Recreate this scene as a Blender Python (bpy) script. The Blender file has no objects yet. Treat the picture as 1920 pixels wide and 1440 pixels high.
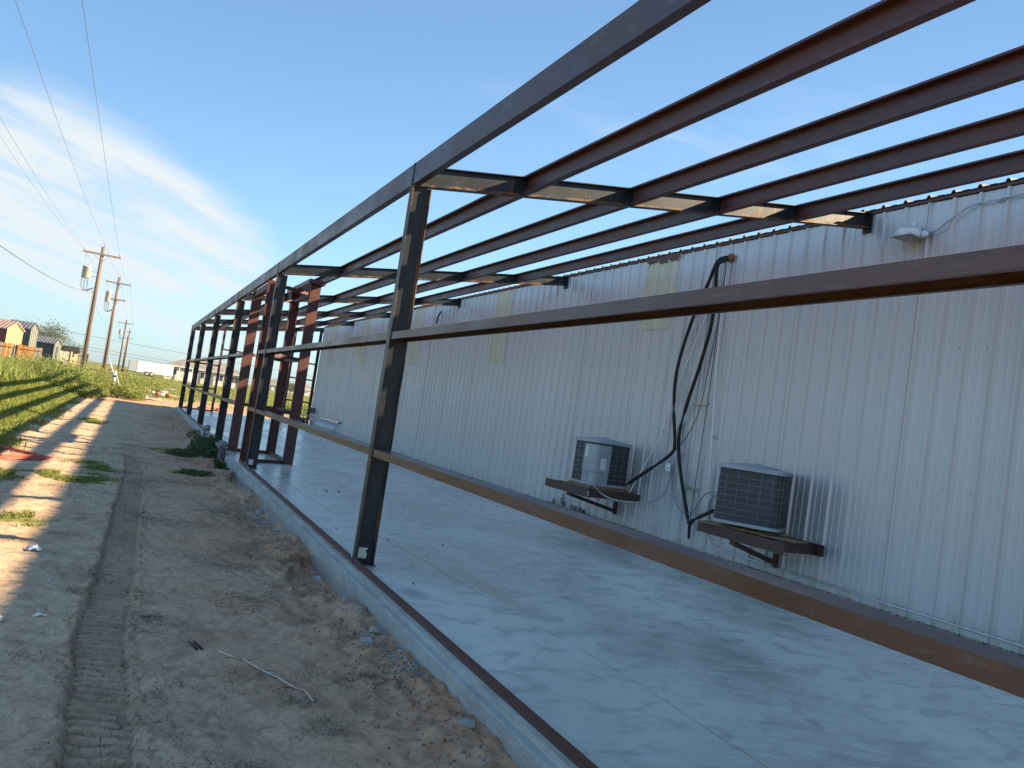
import bpy, math, random
import numpy as np
from mathutils import Vector, Matrix

random.seed(7)
rng = np.random.default_rng(11)
scene = bpy.context.scene
col = scene.collection

# ------------------------------------------------------------------ camera
def make_camera():
    yaw, pitch, roll = 0.4421, 0.0495, 0.1475
    f = Vector((math.sin(yaw)*math.cos(pitch), math.cos(yaw)*math.cos(pitch), math.sin(pitch)))
    r = Vector((math.cos(yaw), -math.sin(yaw), 0.0))
    u = r.cross(f)
    r2 = r*math.cos(roll) + u*math.sin(roll)
    u2 = u*math.cos(roll) - r*math.sin(roll)
    cam = bpy.data.cameras.new('camera')
    cam.sensor_width = 36.0
    cam.lens = 27.9
    cam.clip_start = 0.05
    cam.clip_end = 9000.0
    o = bpy.data.objects.new('camera', cam)
    m = Matrix((r2, u2, -f)).transposed().to_4x4()
    m.translation = Vector((-2.023, -6.978, 1.452))
    o.matrix_world = m
    col.objects.link(o)
    scene.camera = o
make_camera()

# ------------------------------------------------------------------ light
SUN = Vector((1.0, -0.45, 0.585)).normalized()
def make_light():
    w = bpy.data.worlds.new('World')
    scene.world = w
    w.cycles.sampling_method = 'MANUAL'
    w.cycles.sample_map_resolution = 512
    w.use_nodes = True
    nt = w.node_tree
    N = nt.nodes
    N.clear()
    L = nt.links
    def nd(t, **k):
        n = N.new(t)
        for a, b in k.items():
            setattr(n, a, b)
        return n
    def math_(op, a, b=None, c=None):
        n = nd('ShaderNodeMath', operation=op)
        for i, v in enumerate((a, b, c)):
            if v is None:
                continue
            if isinstance(v, (int, float)):
                n.inputs[i].default_value = v
            else:
                L.new(v, n.inputs[i])
        return n.outputs[0]
    sky = nd('ShaderNodeTexSky', sky_type='NISHITA')
    sky.sun_disc = False
    sky.sun_elevation = math.asin(SUN.z)
    sky.sun_rotation = -math.atan2(SUN.x, SUN.y)
    sky.air_density = 1.0
    sky.dust_density = 0.0
    sky.ozone_density = 1.0
    sky.altitude = 900
    tc = nd('ShaderNodeTexCoord')
    sp = nd('ShaderNodeSeparateXYZ')
    L.new(tc.outputs['Generated'], sp.inputs[0])
    x, y, z = sp.outputs
    az = math_('ARCTAN2', x, y)
    el = math_('ARCSINE', z)
    # thin cirrus: long streaks in azimuth / elevation, gathered in banks
    cb = nd('ShaderNodeCombineXYZ')
    L.new(math_('MULTIPLY', math_('ADD', az, math_('MULTIPLY', el, 0.9)), 5.0), cb.inputs[0])
    L.new(math_('MULTIPLY', math_('ADD', el, math_('MULTIPLY', az, 0.20)), 26.0), cb.inputs[1])
    n1 = nd('ShaderNodeTexNoise')
    n1.inputs['Scale'].default_value = 1.0
    n1.inputs['Detail'].default_value = 9.0
    n1.inputs['Roughness'].default_value = 0.62
    n1.inputs['Distortion'].default_value = 0.5
    L.new(cb.outputs[0], n1.inputs['Vector'])
    cb2 = nd('ShaderNodeCombineXYZ')
    L.new(math_('MULTIPLY', az, 2.6), cb2.inputs[0])
    L.new(math_('MULTIPLY', el, 7.0), cb2.inputs[1])
    cb2.inputs[2].default_value = 3.3
    n2 = nd('ShaderNodeTexNoise')
    n2.inputs['Scale'].default_value = 1.0
    n2.inputs['Detail'].default_value = 3.0
    L.new(cb2.outputs[0], n2.inputs['Vector'])
    def ramp(v, a, b, inter='SMOOTHSTEP'):
        n = nd('ShaderNodeMapRange', interpolation_type=inter)
        L.new(v, n.inputs[0])
        n.inputs[1].default_value = a
        n.inputs[2].default_value = b
        return n.outputs[0]
    # bank of cirrus over the north-western sky, thinning to the east
    da = math_('DIVIDE', math_('ADD', az, 0.07), 0.20)
    de = math_('DIVIDE', math_('SUBTRACT', math_('SUBTRACT', el, 0.155), math_('MULTIPLY', az, -0.12)), 0.098)
    dd = math_('SQRT', math_('ADD', math_('MULTIPLY', da, da), math_('MULTIPLY', de, de)))
    wob = math_('MULTIPLY', math_('SUBTRACT', n2.outputs['Fac'], 0.5), 1.1)
    bank = ramp(math_('ADD', dd, wob), 1.18, 0.80)
    # low band near the horizon
    dl = math_('DIVIDE', math_('SUBTRACT', math_('ADD', el, math_('MULTIPLY', az, 0.19)), 0.066), 0.018)
    low = math_('MULTIPLY', ramp(math_('ABSOLUTE', math_('ADD', dl, wob)), 1.5, 0.2), ramp(math_('ADD', az, 0.1), 0.35, 0.05))
    other = math_('MULTIPLY', ramp(n2.outputs['Fac'], 0.60, 0.80), 0.35)
    st = ramp(n1.outputs['Fac'], 0.36, 0.62)
    dens = math_('MAXIMUM', math_('MULTIPLY', bank, math_('ADD', math_('MULTIPLY', st, 0.60), 0.42)),
                 math_('MULTIPLY', low, math_('ADD', math_('MULTIPLY', st, 0.45), 0.45)))
    dens = math_('MAXIMUM', dens, math_('MULTIPLY', other, st))
    dens = math_('MULTIPLY', dens, ramp(el, -0.01, 0.03))
    dens = math_('MINIMUM', dens, 0.95)
    # pale haze low over the plain, the same all round
    hz = nd('ShaderNodeMixRGB')
    L.new(math_('MULTIPLY', math_('POWER', 2.718, math_('MULTIPLY', math_('MAXIMUM', el, 0.0), -13.0)), 0.85), hz.inputs[0])
    hz.inputs[2].default_value = (1.45, 1.72, 1.84, 1)
    mix = nd('ShaderNodeMixRGB')
    L.new(dens, mix.inputs[0])
    gm = nd('ShaderNodeGamma')
    gm.inputs[1].default_value = 0.73
    L.new(sky.outputs[0], gm.inputs[0])
    ti = nd('ShaderNodeMixRGB', blend_type='MULTIPLY')
    ti.inputs[0].default_value = 1.0
    ti.inputs[2].default_value = (0.585, 0.785, 0.93, 1)
    L.new(gm.outputs[0], ti.inputs[1])
    L.new(ti.outputs[0], hz.inputs[1])
    L.new(hz.outputs[0], mix.inputs[1])
    mix.inputs[2].default_value = CLOUD
    bg = nd('ShaderNodeBackground')
    bg.inputs[1].default_value = SKY_STRENGTH
    L.new(mix.outputs[0], bg.inputs[0])
    out = nd('ShaderNodeOutputWorld')
    L.new(bg.outputs[0], out.inputs[0])
    s = bpy.data.lights.new('sun', 'SUN')
    s.energy = SUN_STRENGTH
    s.angle = math.radians(0.53)
    s.color = (1.0, 0.78, 0.50)
    so = bpy.data.objects.new('sun', s)
    so.rotation_euler = SUN.to_track_quat('Z', 'Y').to_euler()
    so.location = (30, -15, 30)
    col.objects.link(so)
CLOUD = (2.35, 2.52, 2.58, 1)
SKY_STRENGTH = 0.090
SUN_STRENGTH = 3.8
make_light()
vs = scene.view_settings
vs.view_transform = 'Standard'
vs.look = 'None'
vs.gamma = 1.0
vs.use_curve_mapping = False
vs.exposure = 2.02

# ------------------------------------------------------------------ helpers
def tag(o, label=None, cat=None, group=None, kind=None):
    if label: o['label'] = label
    if cat: o['category'] = cat
    if group: o['group'] = group
    if kind: o['kind'] = kind
    return o

def empty(name, loc=(0, 0, 0), rz=0.0, label=None, cat=None, group=None):
    o = bpy.data.objects.new(name, None)
    o.location = loc
    o.rotation_euler = (0, 0, rz)
    o.empty_display_size = 0.2
    col.objects.link(o)
    return tag(o, label, cat, group)

class MB:
    """collects shapes, then links them as ONE mesh object"""
    def __init__(s):
        s.v = []; s.f = []; s.m = []; s.sm = []
    def add(s, vs_, fs, mi=0, smooth=False):
        b = len(s.v)
        s.v += [tuple(p) for p in vs_]
        for f in fs:
            s.f.append(tuple(i+b for i in f)); s.m.append(mi); s.sm.append(smooth)
        return s
    def box(s, a, b, mi=0):
        x0, y0, z0 = a; x1, y1, z1 = b
        return s.add([(x0,y0,z0),(x1,y0,z0),(x1,y1,z0),(x0,y1,z0),(x0,y0,z1),(x1,y0,z1),(x1,y1,z1),(x0,y1,z1)],
                     [(0,3,2,1),(4,5,6,7),(0,1,5,4),(1,2,6,5),(2,3,7,6),(3,0,4,7)], mi)
    def bar(s, p, q, w, h, mi=0, up=(0,0,1)):
        """rectangular bar from p to q, w across, h along up"""
        p = Vector(p); q = Vector(q); d = (q-p).normalized()
        u = Vector(up); a = d.cross(u).normalized(); u = a.cross(d).normalized()
        vv = []
        for c in (p, q):
            for i, j in ((-1,-1),(1,-1),(1,1),(-1,1)):
                vv.append(c + a*(i*w/2) + u*(j*h/2))
        return s.add(vv, [(0,1,2,3),(7,6,5,4),(0,4,5,1),(1,5,6,2),(2,6,7,3),(3,7,4,0)], mi)
    def tube(s, pts, r, n=8, mi=0, cap=True, closed=False):
        pts = [Vector(p) for p in pts]
        rr = r if isinstance(r, (list, tuple)) else [r]*len(pts)
        k = len(pts); vv = []
        ref = None
        for i, p in enumerate(pts):
            if closed:
                d = pts[(i+1) % k] - pts[i-1]
            else:
                d = pts[min(i+1, k-1)] - pts[max(i-1, 0)]
            d.normalize()
            if ref is None:
                ref = Vector((0,0,1)) if abs(d.z) < 0.9 else Vector((1,0,0))
            a = d.cross(ref)
            if a.length < 1e-4:
                a = d.cross(Vector((0.3, 1, 0.2)))
            a.normalize(); b = a.cross(d).normalized()
            ref = b
            for j in range(n):
                t = 2*math.pi*j/n
                vv.append(p + a*(math.cos(t)*rr[i]) + b*(math.sin(t)*rr[i]))
        fs = []
        for i in range(k if closed else k-1):
            i2 = (i+1) % k
            for j in range(n):
                j2 = (j+1) % n
                fs.append((i*n+j, i*n+j2, i2*n+j2, i2*n+j))
        s.add(vv, fs, mi, True)
        if cap and not closed:
            b0 = len(s.v)-k*n
            s.f.append(tuple(b0+j for j in range(n-1, -1, -1))); s.m.append(mi); s.sm.append(False)
            s.f.append(tuple(b0+(k-1)*n+j for j in range(n))); s.m.append(mi); s.sm.append(False)
        return s
    def lathe(s, prof, n=16, c=(0,0,0), mi=0, smooth=True):
        vv = []
        for r, z in prof:
            for j in range(n):
                t = 2*math.pi*j/n
                vv.append((c[0]+r*math.cos(t), c[1]+r*math.sin(t), c[2]+z))
        fs = []
        for i in range(len(prof)-1):
            for j in range(n):
                j2 = (j+1) % n
                fs.append((i*n+j, i*n+j2, (i+1)*n+j2, (i+1)*n+j))
        s.add(vv, fs, mi, smooth)
        b0 = len(s.v)-len(prof)*n
        s.f.append(tuple(b0+(len(prof)-1)*n+j for j in range(n))); s.m.append(mi); s.sm.append(False)
        s.f.append(tuple(b0+j for j in range(n-1,-1,-1))); s.m.append(mi); s.sm.append(False)
        return s
    def prism(s, poly, a, b, fn, mi=0):
        """poly: list of 2D points; fn(p2, t) -> 3D for t in (a, b)"""
        n = len(poly)
        vv = [fn(p, a) for p in poly] + [fn(p, b) for p in poly]
        fs = [tuple(range(n-1, -1, -1)), tuple(range(n, 2*n))]
        fs += [(i, (i+1) % n, n+(i+1) % n, n+i) for i in range(n)]
        return s.add(vv, fs, mi)
    def build(s, name, mats, parent=None, loc=None, label=None, cat=None, group=None, kind=None):
        me = bpy.data.meshes.new(name)
        me.from_pydata([tuple(p) for p in s.v], [], s.f)
        if not isinstance(mats, (list, tuple)): mats = [mats]
        for m in mats: me.materials.append(m)
        me.polygons.foreach_set('material_index', s.m)
        me.polygons.foreach_set('use_smooth', s.sm)
        me.update()
        o = bpy.data.objects.new(name, me)
        col.objects.link(o)
        if parent: o.parent = parent
        if loc: o.location = loc
        return tag(o, label, cat, group, kind)

def dup(o, loc=None, rot=None, parent=None, scale=None):
    c = o.copy(); col.objects.link(c)
    if parent is not None: c.parent = parent
    if loc is not None: c.location = loc
    if rot is not None: c.rotation_euler = rot
    if scale is not None: c.scale = scale
    return c

def big_mesh(name, verts, faces_tri=None, faces_quad=None, mats=(), attrs=None, smooth=False):
    """fast numpy mesh: verts (n,3); quads (m,4) and/or tris (k,3); attrs: dict of point floats"""
    me = bpy.data.meshes.new(name)
    loops = []; starts = []; tot = []; p = 0
    if faces_quad is not None and len(faces_quad):
        loops.append(faces_quad.reshape(-1)); starts.append(np.arange(len(faces_quad))*4); tot.append(np.full(len(faces_quad), 4)); p = len(faces_quad)*4
    if faces_tri is not None and len(faces_tri):
        loops.append(faces_tri.reshape(-1)); starts.append(p+np.arange(len(faces_tri))*3); tot.append(np.full(len(faces_tri), 3))
    loops = np.concatenate(loops).astype(np.int32); starts = np.concatenate(starts).astype(np.int32)
    me.vertices.add(len(verts)); me.vertices.foreach_set('co', verts.astype(np.float32).reshape(-1))
    me.loops.add(len(loops)); me.loops.foreach_set('vertex_index', loops)
    me.polygons.add(len(starts)); me.polygons.foreach_set('loop_start', starts)
    if smooth:
        me.polygons.foreach_set('use_smooth', np.ones(len(starts), dtype=bool))
    for m in mats: me.materials.append(m)
    for k, a in (attrs or {}).items():
        at = me.attributes.new(k, 'FLOAT', 'POINT'); at.data.foreach_set('value', a.astype(np.float32))
    me.update(calc_edges=True)
    o = bpy.data.objects.new(name, me); col.objects.link(o)
    return o

def vnoise(x, y, seed=0):
    xi = np.floor(x).astype(np.int64); yi = np.floor(y).astype(np.int64)
    xf = x-xi; yf = y-yi
    u = xf*xf*(3-2*xf); v = yf*yf*(3-2*yf)
    def h(a, b):
        n = (a*374761393 + b*668265263 + seed*1442695041) & 0xffffffff
        n = ((n ^ (n >> 13))*1274126177) & 0xffffffff
        n = n ^ (n >> 16)
        return (n & 0xffff)/65535.0
    return (h(xi, yi)*(1-u)+h(xi+1, yi)*u)*(1-v) + (h(xi, yi+1)*(1-u)+h(xi+1, yi+1)*u)*v
def fbm(x, y, o=4, seed=0, g=0.5):
    a = 1.0; t = 0; s = 0
    for i in range(o):
        s = s + a*vnoise(x*2**i, y*2**i, seed+i*17); t += a; a *= g
    return s/t
def sst(a, b, x):
    t = np.clip((x-a)/(b-a), 0, 1)
    return t*t*(3-2*t)

# ------------------------------------------------------------------ materials
class NT:
    def __init__(s, name):
        s.mat = bpy.data.materials.new(name); s.mat.use_nodes = True
        s.t = s.mat.node_tree; s.N = s.t.nodes; s.L = s.t.links
        s.p = s.N['Principled BSDF']; s.out = s.N['Material Output']
        g = s.N.new('ShaderNodeNewGeometry'); s.pos = g.outputs['Position']; s.nor = g.outputs['Normal']
    def nd(s, t, **k):
        n = s.N.new(t)
        for a, b in k.items(): setattr(n, a, b)
        return n
    def set(s, inp, v):
        if isinstance(v, (int, float)): s.p.inputs[inp].default_value = v
        elif isinstance(v, (tuple, list)): s.p.inputs[inp].default_value = (*v[:3], 1)
        else: s.L.new(v, s.p.inputs[inp])
    def obj(s):
        return s.nd('ShaderNodeTexCoord').outputs['Object']
    def vec(s, v, scale):
        n = s.nd('ShaderNodeVectorMath', operation='MULTIPLY')
        s.L.new(v, n.inputs[0]); n.inputs[1].default_value = scale
        return n.outputs[0]
    def noise(s, scale=5.0, detail=4.0, rough=0.55, stretch=(1,1,1), dist=0.0, v=None):
        n = s.nd('ShaderNodeTexNoise')
        n.inputs['Scale'].default_value = scale; n.inputs['Detail'].default_value = detail
        n.inputs['Roughness'].default_value = rough; n.inputs['Distortion'].default_value = dist
        s.L.new(s.vec(v or s.pos, stretch), n.inputs['Vector'])
        return n.outputs['Fac']
    def rng(s, v, a, b, c=0.0, d=1.0, smooth=True):
        n = s.nd('ShaderNodeMapRange', interpolation_type='SMOOTHSTEP' if smooth else 'LINEAR')
        s.L.new(v, n.inputs[0])
        for i, k in enumerate((a, b, c, d)): n.inputs[1+i].default_value = k
        return n.outputs[0]
    def mix(s, f, a, b, blend='MIX'):
        n = s.nd('ShaderNodeMixRGB', blend_type=blend)
        for i, v in enumerate((f, a, b)):
            if isinstance(v, (int, float)): n.inputs[i].default_value = v if i == 0 else (v, v, v, 1)
            elif isinstance(v, (tuple, list)): n.inputs[i].default_value = (*v[:3], 1)
            else: s.L.new(v, n.inputs[i])
        return n.outputs[0]
    def m(s, op, a, b=0.0):
        n = s.nd('ShaderNodeMath', operation=op)
        for i, v in enumerate((a, b)):
            if isinstance(v, (int, float)): n.inputs[i].default_value = v
            else: s.L.new(v, n.inputs[i])
        return n.outputs[0]
    def sep(s, v):
        n = s.nd('ShaderNodeSeparateXYZ'); s.L.new(v, n.inputs[0]); return n.outputs
    def bump(s, h, strength=0.3, dist=0.01):
        n = s.nd('ShaderNodeBump'); n.inputs['Strength'].default_value = strength; n.inputs['Distance'].default_value = dist
        s.L.new(h, n.inputs['Height']); s.L.new(n.outputs[0], s.p.inputs['Normal'])
    def attr(s, name):
        n = s.nd('ShaderNodeAttribute'); n.attribute_name = name; return n.outputs['Fac']
    def rand(s):
        return s.nd('ShaderNodeObjectInfo').outputs['Random']

def simple(name, c1, c2=None, rough=0.6, metal=0.0, scale=6.0, bump=0.0, stretch=(1,1,1), spec=0.5, detail=5.0, lo=0.35, hi=0.65):
    n = NT(name)
    if c2 is None:
        n.set('Base Color', c1)
    else:
        f = n.noise(scale, detail, 0.6, stretch)
        n.set('Base Color', n.mix(n.rng(f, lo, hi), c1, c2))
    n.set('Roughness', rough); n.set('Metallic', metal); n.set('Specular IOR Level', spec)
    if bump:
        n.bump(n.noise(scale*4, 5, 0.6, stretch), bump, 0.01)
    return n.mat

def primer(name, c1, c2, rough, chalk=(0.20,0.15,0.14), chalk_amt=0.25, soot=()):
    n = NT(name)
    a = n.noise(2.2, 5, 0.6, (1.0, 0.5, 1.0))
    b = n.noise(30, 4, 0.6, (1, 0.25, 1))
    c = n.mix(n.rng(a, 0.35, 0.65), c1, c2)
    c = n.mix(n.m('MULTIPLY', n.rng(b, 0.52, 0.75), chalk_amt), c, chalk)
    # scuffs and dull patches from handling
    s = n.noise(9.0, 6, 0.7, (1.0, 0.35, 1.6), 1.2)
    c = n.mix(n.m('MULTIPLY', n.rng(s, 0.56, 0.66), chalk_amt*1.3), c, chalk)
    c = n.mix(n.m('MULTIPLY', n.rng(s, 0.42, 0.34), 0.45), c, (c1[0]*0.45, c1[1]*0.45, c1[2]*0.5))
    if soot:
        y = n.sep(n.pos)[1]; run = n.noise(40, 3, 0.6, (1, 1, 0.12))
        for q in soot:
            d = n.m('ABSOLUTE', n.m('SUBTRACT', y, q))
            c = n.mix(n.m('MULTIPLY', n.rng(d, 0.22, 0.03), n.rng(run, 0.48, 0.60)), c, (0.015, 0.014, 0.016))
    n.set('Base Color', c)
    n.set('Roughness', n.rng(a, 0.3, 0.7, rough-0.08, rough+0.12))
    n.set('Specular IOR Level', 0.6)
    n.bump(b, 0.08, 0.004)
    return n.mat

M = {}
M['primer'] = primer('red_oxide_primer', (0.066, 0.024, 0.021), (0.098, 0.035, 0.029), 0.48, (0.11, 0.085, 0.085), 0.25)
M['primer_girt'] = primer('brown_primer', (0.066, 0.031, 0.026), (0.098, 0.047, 0.037), 0.38, (0.15, 0.12, 0.115), 0.3)
M['primer_red'] = primer('bright_red_primer', (0.070, 0.020, 0.016), (0.105, 0.032, 0.022), 0.58, (0.19, 0.10, 0.075), 0.4)
def mill(name, rusty):
    n = NT(name)
    a = n.noise(3.0, 6, 0.65, (1, 1, 0.35))
    b = n.noise(45, 4, 0.7, (1, 1, 0.4))
    c = n.mix(n.rng(a, 0.35, 0.65), (0.012, 0.017, 0.022), (0.024, 0.030, 0.036))
    c = n.mix(n.m('MULTIPLY', n.rng(b, 0.56, 0.72), 0.5), c, (0.095, 0.10, 0.10))
    r = n.noise(4.5, 6, 0.7, (1.5, 1.5, 0.22))
    lo, hi = (0.43, 0.66) if rusty else (0.60, 0.80)
    k = n.rng(r, lo, hi)
    rc = n.mix(n.rng(b, 0.3, 0.7), (0.15, 0.062, 0.018), (0.27, 0.13, 0.04))
    n.set('Base Color', n.mix(k, c, rc))
    n.set('Metallic', n.rng(k, 0, 1, 0.30, 0.0))
    n.set('Roughness', n.rng(k, 0, 1, 0.42, 0.8))
    n.bump(b, 0.15, 0.004)
    return n.mat
M['mill'] = mill('mill_scale_steel', False)
M['mill_rust'] = mill('rusty_mill_steel', True)

def wall_mat(name):
    n = NT(name)
    st = n.noise(7.0, 5, 0.6, (1, 1, 0.06))
    bl = n.noise(0.9, 4, 0.6, (1, 1, 0.7))
    c = n.mix(n.rng(st, 0.3, 0.7), (0.50, 0.515, 0.525), (0.545, 0.555, 0.56))
    c = n.mix(n.m('MULTIPLY', n.rng(bl, 0.4, 0.7), 0.22), c, (0.58, 0.57, 0.55))
    c = n.mix(n.m('MULTIPLY', n.rand(), 0.15), c, (0.36, 0.37, 0.38))
    # splash dirt along the foot of the sheets
    z = n.sep(n.pos)[2]
    d = n.noise(5.0, 6, 0.7, (1, 1, 0.5))
    foot = n.m('MULTIPLY', n.rng(z, 0.40, 0.02), n.rng(d, 0.40, 0.66))
    c = n.mix(n.m('MULTIPLY', foot, 0.55), c, (0.38, 0.34, 0.29))
    # water streaks
    w = n.noise(18.0, 3, 0.6, (1, 1, 0.03))
    c = n.mix(n.m('MULTIPLY', n.rng(w, 0.58, 0.74), 0.16), c, (0.28, 0.29, 0.30))
    n.set('Base Color', c)
    n.set('Metallic', 0.38)
    n.set('Roughness', n.rng(st, 0.3, 0.7, 0.36, 0.42))
    n.bump(n.noise(1.6, 2, 0.5, (1, 1, 0.5)), 0.05, 0.02)
    return n.mat
M['wall'] = wall_mat('galvalume_sheet')
def skylight_mat():
    n = NT('yellowed_fibreglass')
    a = n.noise(6, 5, 0.7, (1, 1, 0.15)); b = n.noise(25, 4, 0.7, (1,1,0.3))
    c = n.mix(n.rng(a, 0.3, 0.7), (0.55, 0.525, 0.37), (0.65, 0.63, 0.50))
    c = n.mix(n.m('MULTIPLY', n.rng(b, 0.5, 0.7), 0.4), c, (0.34, 0.30, 0.18))
    n.set('Base Color', c); n.set('Roughness', 0.55)
    return n.mat
M['skylight'] = skylight_mat()
M['roof'] = simple('roof_sheet', (0.10, 0.105, 0.10), (0.14, 0.14, 0.135), 0.55, 0.2, 3)
M['dark_trim'] = simple('red_brown_trim', (0.075, 0.028, 0.022), (0.11, 0.05, 0.04), 0.5, 0, 9)

def concrete(name, tone=1.0):
    n = NT(name)
    x, y, z = n.sep(n.pos)
    rot = n.nd('ShaderNodeVectorRotate', rotation_type='Z_AXIS'); rot.inputs['Angle'].default_value = 0.55
    n.L.new(n.pos, rot.inputs['Vector'])
    big = n.noise(0.55, 4, 0.55, (1.0, 0.6, 1), 0.6)
    trow = n.noise(6.5, 5, 0.64, (0.45, 2.2, 1), 0.9, rot.outputs[0])
    mott = n.noise(3.2, 6, 0.62, (1, 1.4, 1), 0.8)
    fine = n.noise(90, 3, 0.6)
    c = n.mix(n.rng(big, 0.34, 0.66), (0.44*tone, 0.44*tone, 0.375*tone), (0.68*tone, 0.67*tone, 0.575*tone))
    c = n.mix(n.m('MULTIPLY', n.rng(trow, 0.52, 0.68), 0.65), c, (0.70*tone, 0.71*tone, 0.66*tone))
    c = n.mix(n.m('MULTIPLY', n.rng(mott, 0.47, 0.66), 0.62), c, (0.29*tone, 0.31*tone, 0.285*tone))
    c = n.mix(n.m('MULTIPLY', n.rng(fine, 0.6, 0.75), 0.22), c, (0.2, 0.2, 0.2))
    # dusty tan stain beside the saw cut and a dark damp patch
    def spot(cx, cy, rx, ry):
        a = n.m('DIVIDE', n.m('SUBTRACT', x, cx), rx); b = n.m('DIVIDE', n.m('SUBTRACT', y, cy), ry)
        d = n.m('SQRT', n.m('ADD', n.m('MULTIPLY', a, a), n.m('MULTIPLY', b, b)))
        return n.rng(n.m('ADD', d, n.m('MULTIPLY', n.m('SUBTRACT', mott, 0.5), 0.9)), 1.0, 0.25)
    c = n.mix(n.m('MULTIPLY', spot(1.03, -0.75, 0.16, 0.9), 0.6), c, (0.42, 0.34, 0.24))
    c = n.mix(n.m('MULTIPLY', spot(0.24, -0.95, 0.16, 0.30), 0.5), c, (0.14, 0.14, 0.15))
    c = n.mix(n.m('MULTIPLY', spot(0.2, 0.0, 0.35, 0.30), 0.35), c, (0.35, 0.27, 0.2))
    n.set('Base Color', c)
    n.set('Roughness', n.rng(n.m('ADD', n.m('MULTIPLY', big, 0.6), n.m('MULTIPLY', trow, 0.4)), 0.35, 0.65, 0.20, 0.42))
    n.set('Specular IOR Level', 0.5)
    n.bump(n.m('ADD', n.m('MULTIPLY', trow, 0.6), n.m('MULTIPLY', fine, 0.25)), 0.10, 0.012)
    return n.mat
M['slab'] = concrete('trowelled_concrete')
def slab_edge():
    n = NT('formed_concrete_edge')
    a = n.noise(6, 6, 0.7, (1, 0.5, 1.5)); b = n.noise(60, 4, 0.7); z = n.sep(n.pos)[2]
    c = n.mix(n.rng(a, 0.3, 0.7), (0.30, 0.30, 0.275), (0.44, 0.45, 0.42))
    c = n.mix(n.m('MULTIPLY', n.rng(b, 0.5, 0.7), 0.4), c, (0.6, 0.62, 0.6))
    lo = n.m('ADD', z, n.m('MULTIPLY', a, 0.10))
    c = n.mix(n.m('MULTIPLY', n.rng(lo, -0.04, -0.14), 0.75), c, (0.27, 0.23, 0.19))
    n.set('Base Color', c); n.set('Roughness', 0.85)
    n.bump(n.m('ADD', a, b), 0.35, 0.012)
    return n.mat
M['slab_edge'] = slab_edge()
M['chunk'] = simple('rough_concrete', (0.26, 0.25, 0.22), (0.42, 0.41, 0.38), 0.9, 0, 14, 0.5)

def ground_mat():
    n = NT('earth_and_grass')
    gr = n.attr('grass'); red = n.attr('red'); trk = n.attr('track')
    a = n.noise(0.8, 5, 0.6); b = n.noise(5.0, 5, 0.66, (1, 1, 1), 0.6); f = n.noise(38, 4, 0.7); f2 = n.noise(150, 2, 0.7)
    c = n.mix(n.rng(a, 0.3, 0.7), (0.58, 0.39, 0.245), (0.65, 0.465, 0.31))
    c = n.mix(n.m('MULTIPLY', n.rng(b, 0.48, 0.70), 0.75), c, (0.37, 0.24, 0.15))
    c = n.mix(n.m('MULTIPLY', n.rng(b, 0.42, 0.25), 0.5), c, (0.68, 0.545, 0.41))
    pt = n.noise(1.7, 5, 0.7, (1, 0.8, 1), 1.0)
    c = n.mix(n.m('MULTIPLY', n.rng(pt, 0.52, 0.64), 0.5), c, (0.32, 0.21, 0.135))
    c = n.mix(n.m('MULTIPLY', red, 0.75), c, n.mix(n.rng(b, 0.3, 0.7), (0.52, 0.275, 0.155), (0.40, 0.195, 0.11)))
    c = n.mix(n.m('MULTIPLY', trk, 0.60), c, (0.28, 0.195, 0.13))  # pressed track soil, plus the painted groove shade
    c = n.mix(n.m('MULTIPLY', n.rng(f, 0.52, 0.68), 0.42), c, (0.17, 0.125, 0.09))
    c = n.mix(n.m('MULTIPLY', n.rng(f2, 0.60, 0.74), 0.35), c, (0.46, 0.40, 0.33))
    g = n.mix(n.rng(b, 0.3, 0.7), (0.13, 0.145, 0.036), (0.22, 0.21, 0.065))
    g = n.mix(n.m('MULTIPLY', n.rng(a, 0.45, 0.7), 0.5), g, (0.25, 0.22, 0.09))
    g = n.mix(n.m('MULTIPLY', n.rng(f, 0.5, 0.7), 0.4), g, (0.05, 0.075, 0.02))
    k = n.rng(n.m('ADD', gr, n.m('MULTIPLY', n.m('SUBTRACT', b, 0.5), 0.9)), 0.35, 0.62)
    n.set('Base Color', n.mix(k, c, g)); n.set('Roughness', 0.95); n.set('Specular IOR Level', 0.15)
    n.bump(n.m('ADD', n.m('MULTIPLY', f, 0.7), n.m('ADD', n.m('MULTIPLY', b, 0.9), n.m('MULTIPLY', f2, 0.3))), 0.55, 0.022)
    return n.mat
M['ground'] = ground_mat()

def leaf_mat(name, ca, cb, cc, trans=0.35):
    n = NT(name)
    v = n.attr('var')
    c = n.mix(n.rng(v, 0.0, 0.6, smooth=False), ca, cb)
    c = n.mix(n.rng(v, 0.72, 1.0, smooth=False), c, cc)
    n.set('Base Color', c); n.set('Roughness', 0.6); n.set('Specular IOR Level', 0.25)
    t = n.nd('ShaderNodeBsdfTranslucent'); n.L.new(c, t.inputs[0])
    mx = n.nd('ShaderNodeMixShader'); mx.inputs[0].default_value = trans
    n.L.new(n.p.outputs[0], mx.inputs[1]); n.L.new(t.outputs[0], mx.inputs[2]); n.L.new(mx.outputs[0], n.out.inputs[0])
    return n.mat
M['grass'] = leaf_mat('grass_blades', (0.12, 0.17, 0.030), (0.25, 0.29, 0.060), (0.42, 0.39, 0.16))
M['weed'] = leaf_mat('weed_leaves', (0.12, 0.175, 0.045), (0.24, 0.28, 0.075), (0.40, 0.40, 0.15))
M['weed_shaded'] = leaf_mat('shaded_weed_leaves', (0.045, 0.085, 0.030), (0.085, 0.130, 0.045), (0.18, 0.20, 0.09))  # darker copy of the weed leaves, shade put into the colour
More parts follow.
